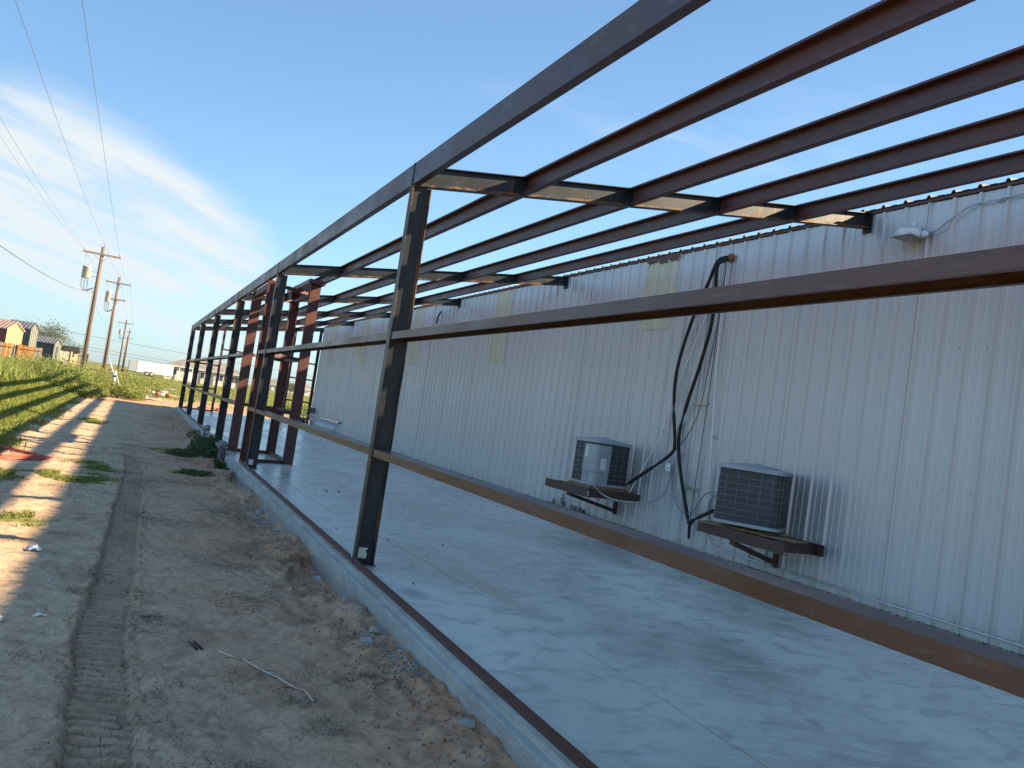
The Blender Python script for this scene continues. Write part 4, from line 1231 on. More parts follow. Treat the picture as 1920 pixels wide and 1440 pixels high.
shed((-11.45, 76.2, 0.1), math.radians(-25), 2.1, 1.1, 3.45, 3.95, M['shed_grey'], M['shed_light'], M['shed_roof'], 'tall charcoal metal shed with a sage grey end wall', 7)
shed((-9.75, 80.3, 0.1), math.radians(-25), 2.0, 1.1, 2.5, 2.95, M['shed_grey'], M['shed_light'], M['shed_roof'], 'low charcoal metal shed with an open door in its sage grey end', 8, True)
def fence(p, q, h, bw, mats, label, post=True):
    p = Vector(p); q = Vector(q); d = q-p; n = int(d.length/bw); ang = math.atan2(d.y, d.x)
    root = empty('board_fence', p, ang, label, 'fence')
    for i in range(n):
        b = MB(); hh = h+random.uniform(-0.04, 0.04); x = i*bw
        b.add([(x+0.012, 0, -0.2), (x+bw-0.012, 0, -0.2), (x+bw-0.012, 0, hh-0.03), (x+bw-0.04, 0, hh), (x+0.04, 0, hh), (x+0.012, 0, hh-0.03)] , [(0,1,2,3,4,5)])
        b.add([(x+0.012, 0.022, -0.2), (x+bw-0.012, 0.022, -0.2), (x+bw-0.012, 0.022, hh-0.03), (x+bw-0.04, 0.022, hh), (x+0.04, 0.022, hh), (x+0.012, 0.022, hh-0.03)], [(5,4,3,2,1,0)])
        for s in (0.012, bw-0.012): b.add([(x+s, 0, -0.2), (x+s, 0.022, -0.2), (x+s, 0.022, hh-0.03), (x+s, 0, hh-0.03)], [(0,1,2,3)])
        o = b.build('board', mats[1] if (len(mats) > 1 and random.random() < 0.22) else mats[0], root)
        o.rotation_euler = (random.uniform(-.012, .012), 0, 0)
    for z in (h*0.3, h*0.85):
        b = MB(); b.box((0, -0.05, z), (n*bw, -0.002, z+0.09)); b.build('rail', mats[0], root)
    for i in range(0, n+1, 8):
        b = MB(); b.box((i*bw-0.05, -0.15, -0.3), (i*bw+0.05, -0.052, h+0.06)); b.build('post', mats[0], root)
fence((-11.6, 60, 0.15), (-8.15, 60, 0.15), 1.72, 0.245, [M['fence_wood'], M['fence_grey']], 'orange cedar board fence with a few grey boards in front of sheds')
fence((-8.5, 90, 0.2), (-6.4, 90, 0.2), 1.95, 0.24, [M['fence_grey']], 'weathered grey board fence behind the nearest utility pole')
fence((-9.3, 81, 0.2), (-7.5, 82.5, 0.2), 1.85, 0.24, [M['fence_grey']], 'dark grey board fence beside the low charcoal shed')
t = empty('playhouse', (-8.0, 84, 0.2), 0.3, 'little wooden playhouse with a black roof above the grey fence', 'playhouse')
b = MB(); b.box((-0.6, -0.5, -0.1), (0.6, 0.5, 1.9)); b.build('cabin', M['shed_yellow'], t)
b = MB(); b.add([(-0.75,-0.65,1.85),(0.75,-0.65,1.85),(0.75,0,2.45),(-0.75,0,2.45),(-0.75,0.65,1.85),(0.75,0.65,1.85)], [(0,1,2,3),(3,2,5,4),(1,5,2),(0,3,4)]); b.build('roof', M['black'], t)
b = MB(); b.box((-0.2, -0.53, 1.4), (0.3, -0.501, 1.75)); b.build('window', M['glass'], t)
t = empty('storage_bin', (-7.35, 62, 0.3), 0.1, 'dark green storage bin with its black lid propped open in the weeds', 'bin')
b = MB(); b.box((-0.6, -0.35, -0.2), (0.45, 0.35, 0.82)); b.build('bin_body', M['bin'], t)
b = MB(); b.bar((0.35, 0, 1.08), (0.85, 0, 0.72), 0.75, 0.05); b.build('lid', M['black'], t)
# pipe gate and brace
t = empty('pipe_gate', (-3.3, 44.5, -0.1), 0, 'brown rusty pipe fence panel half hidden by weeds', 'gate')
b = MB(); b.tube([(-0.98,-1.5,1.13),(0.98,1.4,1.12)], 0.035, 8); b.build('top_rail', M['pipe_brown'], t)
b = MB(); b.tube([(0.98,1.4,1.12),(0.98,1.4,-0.2)], 0.035, 8); b.build('post', M['pipe_brown'], t)
b = MB(); b.tube([(-0.98,-1.5,1.13),(-0.98,-1.5,-0.2)], 0.035, 8); b.build('post', M['pipe_brown'], t)
b = MB(); b.tube([(-0.98,-1.5,0.5),(0.98,1.4,0.5)], 0.03, 8); b.build('lower_rail', M['pipe_brown'], t)
t = empty('brace_post', (-2.89, 41.5, -0.15), 0, 'white pipe corner post with two slanting braces', 'post')
b = MB(); b.tube([(0,0,-0.2),(0,0,1.22)], 0.075, 12); b.lathe([(0.08,0),(0.07,0.05),(0.03,0.08)], 12, (0,0,1.22)); b.build('post', M['pipe_white'], t)
b = MB(); b.tube([(0.06,-0.05,1.05),(0.58,-4.0,-0.05)], 0.04, 8); b.build('brace', M['pipe_white'], t)
b = MB(); b.tube([(-0.05,0.05,1.05),(-0.50,1.5,1.92)], 0.04, 8); b.build('brace', M['pipe_white'], t)
b = MB(); b.box((-0.095,-0.095,0.95), (0.095,0.095,1.02)); b.build('clamp', M['mill'], t)
# enclosed trailer
t = empty('cargo_trailer', (0.55, 150, 0.28), math.radians(4), 'white enclosed cargo trailer with twin wheels standing in the field', 'trailer')
b = MB(); b.box((-2.2, -1.1, 0.55), (3.75, 1.1, 2.45)); bd = b.build('body', M['white_paint'], t)
for i in range(9):
    x = -1.9+i*0.68
    b = MB(); b.box((x-0.015, -1.112, 0.58), (x+0.015, -1.101, 2.42)); b.build('seam', M['grey_paint'], bd)
b = MB(); b.box((1.7, -1.125, 0.75), (2.6, -1.102, 2.2)); d = b.build('side_door', M['white_paint'], t); b = MB(); b.box((1.75, -1.16, 1.35), (1.8, -1.126, 1.5)); b.build('handle', M['black'], d)
b = MB(); b.box((-3.5, -1.05, 0.55), (-2.202, 1.05, 2.44)); b.build('nose', M['grey_paint'], t)
b = MB(); b.box((-3.5, -1.1, 0.42), (3.75, 1.1, 0.548)); b.build('chassis', M['black'], t)
for x in (-0.55, 0.25):
    b = MB(); b.lathe([(0.36,-0.1),(0.38,-0.07),(0.38,0.07),(0.36,0.1)], 18); w = b.build('wheel', M['rubber'], t, (x, -1.05, 0.38)); w.rotation_euler = (math.pi/2, 0, 0)
    b = MB(); b.lathe([(0.2,0.101),(0.2,0.12),(0.1,0.13)], 14); b.build('rim', M['alu'], w)
b = MB(); b.box((-1.0, -1.17, 0.72), (0.7, -1.113, 0.80)); b.build('mudguard', M['black'], t)
b = MB(); b.tube([(-3.5,0,0.45),(-4.7,0,0.45)], 0.06, 6); b.build('tow_bar', M['black'], t)
# house behind
def house(loc, rz, L_, W_, eave, ridge, label):
    root = empty('house', loc, rz, label, 'house')
    b = MB(); b.box((-L_/2, -W_/2, -0.3), (L_/2, W_/2, eave)); wl = b.build('wall', M['brick'], root)
    o = 0.5; V = [(-L_/2-o,-W_/2-o,eave),(L_/2+o,-W_/2-o,eave),(L_/2+o,W_/2+o,eave),(-L_/2-o,W_/2+o,eave),(-L_/2+W_/2,0,ridge),(L_/2-W_/2,0,ridge)]
    b = MB(); b.add(V, [(0,1,5,4),(1,2,5),(2,3,4,5),(3,0,4),(3,2,1,0)]); rf = b.build('roof', M['shingle'], root)
    b = MB(); b.box((-L_/2-o, -W_/2-o-0.02, eave-0.18), (L_/2+o, -W_/2-o+0.02, eave+0.02)); b.build('fascia', M['white_paint'], rf)
    for i, x in enumerate(np.arange(-L_/2+1.5, L_/2-0.8, 2.9)):
        if i == 1:
            b = MB(); b.box((x-0.5, -W_/2-0.04, 0), (x+0.5, -W_/2-0.002, 2.1)); d = b.build('door', M['white_paint'], root)
            b = MB(); b.box((x+0.3, -W_/2-0.09, 1.0), (x+0.38, -W_/2-0.041, 1.1)); b.build('handle', M['black'], d)
        else:
            b = MB(); b.box((x-0.75, -W_/2-0.04, 0.9), (x+0.75, -W_/2-0.002, 2.2)); w = b.build('window', M['white_paint'], root)
            b = MB(); b.box((x-0.66, -W_/2-0.05, 0.98), (x-0.03, -W_/2-0.041, 2.12)); b.box((x+0.03, -W_/2-0.05, 0.98), (x+0.66, -W_/2-0.041, 2.12)); b.build('pane', M['glass'], w)
    for x in np.arange(-L_/2+0.2, L_/2, 2.4):
        b = MB(); b.box((x-0.07, -W_/2-o+0.06, -0.2), (x+0.07, -W_/2-o+0.2, eave)); b.build('porch_post', M['white_paint'], root)
house((11.2, 168, 0.35), math.radians(-3), 15, 9, 2.7, 4.9, 'pale brick house with a grey hip roof beyond the field')
house((78, 420, 0.4), 0.1, 16, 9, 2.8, 5.6, 'tiny far house at the edge of the field behind the frame')
house((64, 400, 0.4), -0.2, 15, 9, 2.8, 5.8, 'tiny far house, the left of two seen through the end frame')
# sheet and rubbish beyond the lane
t = empty('metal_sheet', (0.05, 56, -0.1), 0.3, 'pale metal sheet lying on the rubble beyond the lane', 'sheet')
b = MB(); V = []; F = []
for i in range(9):
    for y in (-0.5, 0.5): V.append((-1.2+0.3*i, y, 0.24+0.03*(i % 2)+0.02*i))
for i in range(8): F.append((2*i, 2*i+2, 2*i+3, 2*i+1))
b.add(V, F); b.build('sheet', M['alu'], t)
b = MB(); b.box((-0.3,-0.4,0), (0.3,0.4,0.22)); b.build('support_block', M['stone'], t)
def rock(name, loc, s, mat, label, cat='rock', group=None, flat=0.65, seed=0, sub=2):
    import bmesh
    bm = bmesh.new(); bmesh.ops.create_icosphere(bm, subdivisions=sub, radius=1.0)
    r = random.Random(seed)
    dirs = [Vector((r.uniform(-1,1), r.uniform(-1,1), r.uniform(-1,1))).normalized() for _ in range(9)]
    for v in bm.verts:
        k = 1.0
        for d in dirs:
            k = min(k, (0.62+0.3*((dirs.index(d)*37 % 10)/10))/max(0.05, v.co.normalized().dot(d)) if v.co.dot(d) > 0.3 else 1.0)
        v.co *= k*(1+r.uniform(-.05, .05)); v.co.z *= flat
    me = bpy.data.meshes.new(name); bm.to_mesh(me); bm.free(); me.materials.append(mat)
    o = bpy.data.objects.new(name, me); col.objects.link(o); o.location = loc; o.scale = (s, s, s); o.rotation_euler = (0, 0, r.uniform(0, 6))
    return tag(o, label, cat, group)
for i, (x, y, s) in enumerate(((-1.25, 54, 0.42), (-0.95, 53.4, 0.30), (-1.6, 54.5, 0.3))):
    rock('rock', (x, y, 0.0), s, M['stone'], 'tan rock in the heap under the weeds', 'rock', 'tan rocks in the heap', 0.6, i)
for i, (x, y, s) in enumerate(((-0.35, 50.5, 0.25), (0.0, 51.2, 0.28), (0.25, 50.0, 0.24), (-0.15, 49.6, 0.2), (0.4, 51.0, 0.2), (-0.6, 50.9, 0.2))):
    rock('rock', (x, y, -0.03), s, M['stone'] if i % 2 else M['red_soil'], 'small rock in the rubble pile before the metal sheet', 'rock', 'rubble pile rocks', 0.7, 20+i)
for i, (x, y, s) in enumerate(((1.75, 38, 0.30), (2.05, 38.3, 0.26), (2.35, 37.8, 0.30), (1.45, 38.4, 0.18), (2.7, 38.6, 0.22), (0.7, 37.2, 0.12), (0.95, 38.9, 0.14))):
    rock('soil_clod', (x, y, -0.14), s, M['red_soil'], 'red clod of soil heaped beyond the slab end', 'clod', 'red clods beyond the slab', 0.55, 50+i)
t = empty('tarp_scrap', (-1.12, 42, -0.12), 0.2, 'crumpled dark tarp scrap on the dirt past the lane', 'tarp')
b = MB(); V = []; F = []
for i in range(9):
    for j in range(6): V.append((-0.55+0.14*i, -0.5+0.2*j, 0.02+0.14*random.random()*math.sin(math.pi*i/8)))
for i in range(8):
    for j in range(5): F.append((i*6+j, (i+1)*6+j, (i+1)*6+j+1, i*6+j+1))
b.add(V, F); b.build('tarp', M['grey_paint'], t)
b = MB(); b.box((-0.5, -0.75, 0.0), (0.6, -0.55, 0.05)); b.build('board', M['alu'], t)
# ------------------------------------------------------------------ vegetation
def blades(name, x, y, h, w, lean, mat, label, cat='grass', z0=None, var=None, parent=None, flat=False):
    n = len(x)
    z = (ground_height(x, y) if z0 is None else z0) - 0.01
    a = rng.uniform(0, 2*np.pi, n); ca = np.cos(a); sa = np.sin(a)
    b2 = rng.uniform(0, 2*np.pi, n); lx = np.cos(b2)*lean*h; ly = np.sin(b2)*lean*h
    V = np.zeros((n, 5, 3))
    V[:,0] = np.stack([x-ca*w/2, y-sa*w/2, z], -1); V[:,1] = np.stack([x+ca*w/2, y+sa*w/2, z], -1)
    V[:,2] = np.stack([x-ca*w*.4+lx*.35, y-sa*w*.4+ly*.35, z+h*.55], -1); V[:,3] = np.stack([x+ca*w*.4+lx*.35, y+sa*w*.4+ly*.35, z+h*.55], -1)
    V[:,4] = np.stack([x+lx, y+ly, z+h*(1-0.25*lean)], -1)
    i = np.arange(n)*5
    q = np.stack([i, i+1, i+3, i+2], -1); t = np.stack([i+2, i+3, i+4], -1)
    va = np.repeat(rng.uniform(0, 1, n) if var is None else var, 5)
    o = big_mesh(name, V.reshape(-1, 3), faces_tri=t, faces_quad=q, mats=[mat], attrs={'var': va})
    if parent: o.parent = parent
    if label: tag(o, label, cat, kind='stuff')
    return o
def leaves(name, c, s, mat, label=None, cat='plant', var=None, parent=None, up=0.3):
    """c (n,3) centres, s (n,) sizes: small folded leaf, two triangles"""
    n = len(c)
    d = rng.normal(size=(n, 3)); d[:,2] += up; d /= np.linalg.norm(d, axis=1)[:,None]
    e = np.cross(d, rng.normal(size=(n, 3))); e /= np.linalg.norm(e, axis=1)[:,None]
    s = s[:,None]
    V = np.stack([c, c+d*s*.5+e*s*.22, c+d*s, c+d*s*.5-e*s*.22], 1)
    i = np.arange(n)*4
    q = np.stack([i, i+1, i+2, i+3], -1)
    va = np.repeat(rng.uniform(0, 1, n) if var is None else var, 4)
    o = big_mesh(name, V.reshape(-1, 3), faces_quad=q, mats=[mat], attrs={'var': va})
    if parent: o.parent = parent
    if label: tag(o, label, cat, kind='stuff')
    return o
def sample(n, x0, x1, y0, y1, dens=None):
    x = rng.uniform(x0, x1, n); y = rng.uniform(y0, y1, n)
    if dens is not None:
        k = rng.uniform(0, 1, n) < dens(x, y); x, y = x[k], y[k]
    return x, y
# low grass of the verge
x, y = sample(150000, -8.2, -3.45, 1.5, 40, lambda x, y: sst(-3.6, -4.3, x+(fbm(x*1.3, y*1.3, 3, 61)-0.5)*1.3)*(0.25+0.75*fbm(x*2, y*2, 2, 5)))
h = (0.10+0.22*sst(-4.0, -6.5, x))*rng.uniform(0.6, 1.4, len(x))*(0.6+0.8*fbm(x, y, 2, 9))
blades('verge_grass', x, y, h, rng.uniform(0.012, 0.028, len(x)), rng.uniform(0.1, 0.7, len(x)), M['grass'], 'bright green grass bank crossed by frame shadows')
# tall weeds behind the verge
x, y = sample(90000, -15, -5.3, 12, 60, lambda x, y: sst(-5.4, -7.0, x+0.05*(y-20)*0+(fbm(x*.5, y*.5, 3, 71)-0.5)*2.0)*sst(10, 22, y))
h = (0.35+0.65*fbm(x*.6, y*.6, 3, 12))*rng.uniform(0.6, 1.25, len(x))
blades('tall_weeds', x, y, h, rng.uniform(0.02, 0.045, len(x)), rng.uniform(0.1, 0.55, len(x)), M['weed'], 'tall pale green weeds in front of the board fence', 'weeds')
def leafy(cx, cy, r, hgt, n, mat):
    """points through a mound-shaped weed clump"""
    a = rng.uniform(0, 2*np.pi, n); rr = r*np.sqrt(rng.uniform(0, 1, n)); t = rng.uniform(0.03, 1, n)**0.8
    k = np.sqrt(np.clip(1-(rr/r)**2*0.85, 0, 1))
    px = cx+rr*np.cos(a); py = cy+rr*np.sin(a)
    pz = ground_height(px, py) + hgt*k*t*rng.uniform(0.75, 1.12, n)
    return np.stack([px, py, pz], -1)
# bushy weeds around the pipe gate at the lane end
pts = []
for cx, cy, r, hg, n in ((-4.6, 33.5, 0.9, 1.15, 2600), (-4.0, 34.6, 0.8, 0.95, 2200), (-3.5, 33.2, 0.55, 0.60, 1300), (-5.4, 35, 1.0, 1.25, 2600), (-4.5, 36.5, 1.0, 1.35, 2600), (-3.7, 37.2, 0.8, 1.05, 2200),
                         (-3.4, 39.5, 0.7, 1.1, 1800), (-4.2, 40, 1.0, 1.3, 2400), (-2.7, 39.0, 0.5, 0.85, 1200), (-2.2, 38.2, 0.55, 0.75, 1300), (-1.75, 37.5, 0.5, 0.55, 1200), (-2.5, 43, 0.8, 1.1, 1800), (-3.6, 44.5, 1.1, 1.45, 2400),
                         (-5.4, 42, 1.2, 1.3, 2400), (-6.5, 38, 1.2, 1.2, 2400), (-2.0, 47, 0.9, 1.2, 1800), (-1.4, 52.5, 0.9, 1.15, 1800), (-0.9, 55, 1.0, 1.3, 1800), (-2.6, 51, 1.2, 1.4, 2200), (-0.1, 57.5, 0.8, 0.9, 1200), (-4.5, 49, 1.6, 1.5, 2600), (-3.4, 56, 1.6, 1.5, 2200), (-1.9, 60, 1.2, 1.2, 1600)):
    pts.append(leafy(cx, cy, r, hg, n, None))
c = np.concatenate(pts)
leaves('bushy_weeds', c, rng.uniform(0.05, 0.13, len(c)), M['weed'], 'bushy green weeds swallowing the pipe gate at the lane end', 'weeds', up=0.9)
# rough weeds at the left edge of the view
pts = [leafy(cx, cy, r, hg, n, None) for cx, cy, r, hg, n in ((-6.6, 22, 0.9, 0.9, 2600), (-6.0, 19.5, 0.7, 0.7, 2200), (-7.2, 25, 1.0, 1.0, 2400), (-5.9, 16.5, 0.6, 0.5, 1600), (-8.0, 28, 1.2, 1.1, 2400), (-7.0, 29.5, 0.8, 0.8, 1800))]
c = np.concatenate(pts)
leaves('rough_weeds', c, rng.uniform(0.05, 0.13, len(c)), M['weed_shaded'], 'weeds in a darker shaded green at the left edge of the bank', 'weeds', up=0.5)
# low green patches on the lane
px = []; py = []
for cx, cy, rx, ry in LAWN:
    n = int(9000*rx*ry*1.6)
    a = rng.uniform(0, 2*np.pi, n); r = np.sqrt(rng.uniform(0, 1, n))*rng.uniform(0.6, 1.25, n)
    qx = cx+rx*r*np.cos(a); qy = cy+ry*r*np.sin(a)
    k = fbm(qx*3.5, qy*3.5, 3, 14) > 0.5
    px.append(qx[k]); py.append(qy[k])
x = np.concatenate(px); y = np.concatenate(py); k = (x < -0.14) & (np.abs(x-track_x(y)) > 0.16); x = x[k]; y = y[k]
blades('lane_weeds', x, y, rng.uniform(0.02, 0.065, len(x)), rng.uniform(0.006, 0.016, len(x)), rng.uniform(0.4, 1.1, len(x)), M['grass'], 'low creeping green weeds in patches on the dirt lane', 'weeds')
# weeds crowding the pipe rail by the slab
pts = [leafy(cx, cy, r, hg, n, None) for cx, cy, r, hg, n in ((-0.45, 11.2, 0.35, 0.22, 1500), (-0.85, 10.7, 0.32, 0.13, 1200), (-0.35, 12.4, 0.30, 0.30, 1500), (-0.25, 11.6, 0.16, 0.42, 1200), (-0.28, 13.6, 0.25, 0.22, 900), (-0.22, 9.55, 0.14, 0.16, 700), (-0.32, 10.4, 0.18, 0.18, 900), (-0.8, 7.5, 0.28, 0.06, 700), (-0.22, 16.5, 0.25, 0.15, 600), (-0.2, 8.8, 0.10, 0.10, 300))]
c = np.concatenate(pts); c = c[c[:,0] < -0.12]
leaves('slab_weeds', c, rng.uniform(0.02, 0.06, len(c)), M['weed_shaded'], 'green weeds crowding the pipe rail against the slab', 'weeds', up=0.6)
# dry stalks strewn in drifts
cx = rng.uniform(-3.0, -0.25, 90); cy = rng.uniform(-4.8, 14, 90)
n = 5200; k = rng.integers(0, 90, n)
x = cx[k]+rng.normal(0, 0.16, n); y = cy[k]+rng.normal(0, 0.20, n); kk = (x < -0.16) & (x > -4.0); x = x[kk]; y = y[kk]; n = len(x)
def stalks(x, y, L_, r, name, label):
    n = len(x); a = rng.uniform(0, np.pi*2, n); seg = 5
    V = np.zeros((n, seg, 2, 3)); bend = rng.normal(0, 0.5, n)
    for s in range(seg):
        t = s/(seg-1)-0.5; aa = a+bend*t
        qx = x+np.cos(aa)*L_*t; qy = y+np.sin(aa)*L_*t
        qz = ground_height(qx, qy)+0.004+rng.uniform(0, 0.012, n)
        wx = -np.sin(aa)*r; wy = np.cos(aa)*r
        V[:,s,0] = np.stack([qx-wx, qy-wy, qz], -1); V[:,s,1] = np.stack([qx+wx, qy+wy, qz+r*0.8], -1)
    i = np.arange(n)[:,None]*(seg*2) + np.arange(seg-1)[None,:]*2
    q = np.stack([i, i+1, i+3, i+2], -1).reshape(-1, 4)
    o = big_mesh(name, V.reshape(-1, 3), faces_quad=q, mats=[M['straw']], attrs={'var': np.repeat(rng.uniform(0, 1, n), seg*2)})
    tag(o, label, 'straw', kind='stuff')
stalks(x, y, rng.uniform(0.02, 0.12, n), rng.uniform(0.0006, 0.0016, n), 'dry_stalks', 'dry grass stalks strewn across the dirt lane')
M['straw'] = leaf_mat('dark_plant_litter', (0.05, 0.04, 0.028), (0.10, 0.075, 0.052), (0.20, 0.16, 0.11), 0.05)
cx = rng.uniform(-3.0, -0.3, 70); cy = rng.uniform(-4.8, 12, 70); n = 13000; k = rng.integers(0, 70, n)
x = cx[k]+rng.normal(0, 0.15, n)*rng.uniform(.4, 2, n); y = cy[k]+rng.normal(0, 0.13, n); kk = (x < -0.16) & (x > -3.6); x = x[kk]; y = y[kk]; n = len(x)
stalks(x, y, rng.uniform(0.008, 0.035, n), rng.uniform(0.0006, 0.0016, n), 'plant_litter', 'dark crumbled plant litter in drifts on the lane')
# flattened dead tufts
px = []; py = []
for tx, ty, tr_, tn in ((-0.88, -3.05, 0.13, 420), (-1.00, -2.72, 0.14, 420), (-2.13, -0.55, 0.10, 300), (-1.68, -1.22, 0.07, 260), (-0.62, -1.12, 0.16, 380), (-0.85, -0.6, 0.2, 420), (-1.0, 0.6, 0.25, 480), (-0.75, 1.5, 0.22, 420), (-1.15, 2.6, 0.3, 520), (-0.7, 3.6, 0.3, 480), (-1.2, 4.6, 0.35, 520), (-2.3, -2.0, 0.12, 260), (-0.55, -2.4, 0.08, 200), (-1.35, -3.4, 0.1, 240), (-2.35, 1.6, 0.2, 320), (-1.3, 6.3, 0.4, 520), (-0.45, -1.65, 0.07, 160)):
    px.append(tx+rng.normal(0, tr_*0.6, tn)); py.append(ty+rng.normal(0, tr_*0.5, tn))
x = np.concatenate(px); y = np.concatenate(py); k = x < -0.16; x = x[k]; y = y[k]
blades('dead_tufts', x, y, rng.uniform(0.012, 0.055, len(x)), rng.uniform(0.001, 0.003, len(x)), rng.uniform(0.8, 2.6, len(x)), leaf_mat('dead_grass', (0.07, 0.065, 0.04), (0.15, 0.125, 0.08), (0.40, 0.34, 0.24), 0.1), 'flattened tufts of dead grass on the dirt lane', 'grass')
# weedy tufts and debris along the wall foot
x, y = sample(1500, 5.755, 5.81, -6, 8, lambda x, y: fbm(y*1.5, y*0+2, 3, 44)**2*1.4)
blades('wall_foot_debris', x, y, rng.uniform(0.008, 0.035, len(x)), rng.uniform(0.004, 0.012, len(x)), rng.uniform(0.3, 1.2, len(x)), leaf_mat('dark_leaf_litter', (0.03, 0.03, 0.022), (0.06, 0.055, 0.035), (0.11, 0.10, 0.06), 0.05), 'dark leaf litter caught along the wall foot', 'litter', z0=np.full(len(x), 0.01))
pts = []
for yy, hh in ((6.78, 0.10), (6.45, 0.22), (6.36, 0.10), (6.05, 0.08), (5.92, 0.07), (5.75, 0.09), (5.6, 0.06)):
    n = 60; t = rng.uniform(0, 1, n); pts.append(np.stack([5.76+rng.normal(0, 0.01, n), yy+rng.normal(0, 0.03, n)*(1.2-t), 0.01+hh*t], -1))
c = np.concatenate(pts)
leaves('wall_weeds', c, rng.uniform(0.02, 0.045, len(c)), M['weed_shaded'], 'small dark weeds sprouting at the wall foot beyond the bracket', 'weeds', up=0.6)
# field tufts
x, y = sample(60000, -4, 60, 44, 190, lambda x, y: (0.2+0.8*fbm(x*.3, y*.3, 2, 6))*sst(200, 60, y))
blades('field_grass', x, y, rng.uniform(0.06, 0.22, len(x)), rng.uniform(0.05, 0.12, len(x)), rng.uniform(0.1, 0.6, len(x)), M['grass'], 'yellow green grass of the open field', 'grass')

def tree(loc, h, r, n, label, leaf=0.28, seed=1, group=None, mat='tree', trunk_frac=0.35):
    root = empty('tree', loc, 0, label, 'tree', group)
    R_ = random.Random(seed)
    b = MB(); tips = []
    th = h*trunk_frac
    b.tube([(0,0,-0.3),(0.03*h*0.3,0,th*0.6),(0,0.02*h,th)], [0.035*h, 0.026*h, 0.02*h], 8)
    for k in range(9):
        a = k*2.4+R_.uniform(-.4,.4); u = R_.uniform(0.45, 1.0)
        e = Vector((math.cos(a)*r*0.75*u, math.sin(a)*r*0.75*u, th+(h-th)*R_.uniform(0.3, 0.92)))
        m = e*0.5+Vector((0,0,th*0.45)); b.tube([(0,0.02*h,th*0.9), m, e], [0.016*h, 0.010*h, 0.004*h], 6); tips += [e, m*0.4+e*0.6]
    b.build('trunk', M['bark'], root)
    ks = np.array([tuple(t) for t in tips]); nc = len(ks)
    i = rng.integers(0, nc, n); c = ks[i] + rng.normal(0, 1, (n, 3))*np.array([r*0.22, r*0.22, h*0.09])
    leaves('crown', c, rng.uniform(leaf*0.5, leaf, n), M[mat], parent=root)
    return root
tree((-10.6, 84, 0.2), 4.3, 2.6, 5200, 'grey green feathery tree spreading behind the tall charcoal shed', 0.20, 3, None, 'tree', 0.3)
tree((-8.1, 92, 0.2), 2.9, 1.0, 1400, 'small thin tree behind the playhouse roof', 0.16, 4)
for k, (px_, py_, hh) in enumerate(((28, 168, 2.6), (30.5, 172, 2.2), (37, 215, 3.2), (46, 260, 3.0), (24, 150, 2.0), (52, 250, 3.4))):
    tree((px_, py_, 0.4), hh, hh*0.7, 420, 'small round tree on the far edge of the field', 0.35, 30+k, 'far field trees')
t = empty('shrub', (9.2, 52, -0.1), 0, 'low green shrub seen through the end frame', 'shrub')
c = leafy(9.2, 52, 1.3, 0.9, 1500, None) - np.array([9.2, 52, -0.1])
leaves('foliage', c, rng.uniform(0.1, 0.22, len(c)), M['weed'], parent=t)
b = MB(); b.tube([(0,0,-0.1),(0.05,0,0.5)], 0.03, 6); b.build('stem', M['bark'], t)

# ------------------------------------------------------------------ small things on the lane
def gz(x, y): return float(ground_height(np.array([float(x)]), np.array([float(y)]))[0])
b = MB(); pts = []; R_ = random.Random(5)
for k in range(7):
    rx = 0.92+R_.uniform(-.13,.10); ry = 0.62+R_.uniform(-.16,.12); ox = R_.uniform(-.06,.06); oy = R_.uniform(-.08,.08)
    for j in range(28):
        a = 2*math.pi*j/28
        x = -3.93+ox+rx*math.cos(a)*(1.0 if math.cos(a) < 0 else 0.98); y = 7.75+oy+ry*math.sin(a)*(1-0.35*max(0, math.cos(a)))
        pts.append((x, y, gz(x, y)+0.016+0.020*(k % 3)+R_.uniform(0, .006)))
b.tube(pts, 0.011, 7)
b.build('hose_coil', M['hose'], label='coiled red hose lying on the lane at the grass edge', cat='hose')
def crumple(name, loc, w, d, h, mat, label, cat, seed):
    R2 = random.Random(seed); b = MB(); V = []; F = []; n = 7; m = 5
    for i in range(n):
        for j in range(m): V.append((-w/2+w*i/(n-1)+R2.uniform(-.06,.06)*w, -d/2+d*j/(m-1)+R2.uniform(-.1,.1)*d, 0.004+h*R2.random()*(0.4+math.sin(math.pi*i/(n-1)))))
    for i in range(n-1):
        for j in range(m-1): F.append((i*m+j, (i+1)*m+j, (i+1)*m+j+1, i*m+j+1))
    b.add(V, F); o = b.build(name, mat, loc=loc, label=label, cat=cat); o.rotation_euler = (0, 0, R2.uniform(-.4, .4)); return o
crumple('wrapper', (-2.54, 0.67, gz(-2.54, 0.67)), 0.12, 0.09, 0.035, M['blue_wrap'], 'crumpled blue and white wrapper at the shadow edge on the dirt', 'litter', 1)
crumple('paper_scrap', (-2.31, -1.24, gz(-2.31, -1.24)), 0.085, 0.03, 0.012, M['paper'], 'thin white paper scrap left of the tyre track', 'litter', 2)
rock('rock', (-2.33, -0.27, gz(-2.33, -0.27)), 0.034, M['stone'], 'pale grey stone left of the tyre track', 'rock', None, 0.7, 81)
rock('rock', (-2.53, -1.32, gz(-2.53, -1.32)+.01), 0.04, M['white_stone'], 'white stone in the sunlight at the left edge', 'rock', None, 0.7, 82)
rock('rock', (-0.70, -1.30, gz(-0.70, -1.30)), 0.014, M['white_stone'], 'small white stone beside the dry stalks near the slab', 'rock', None, 0.6, 83)
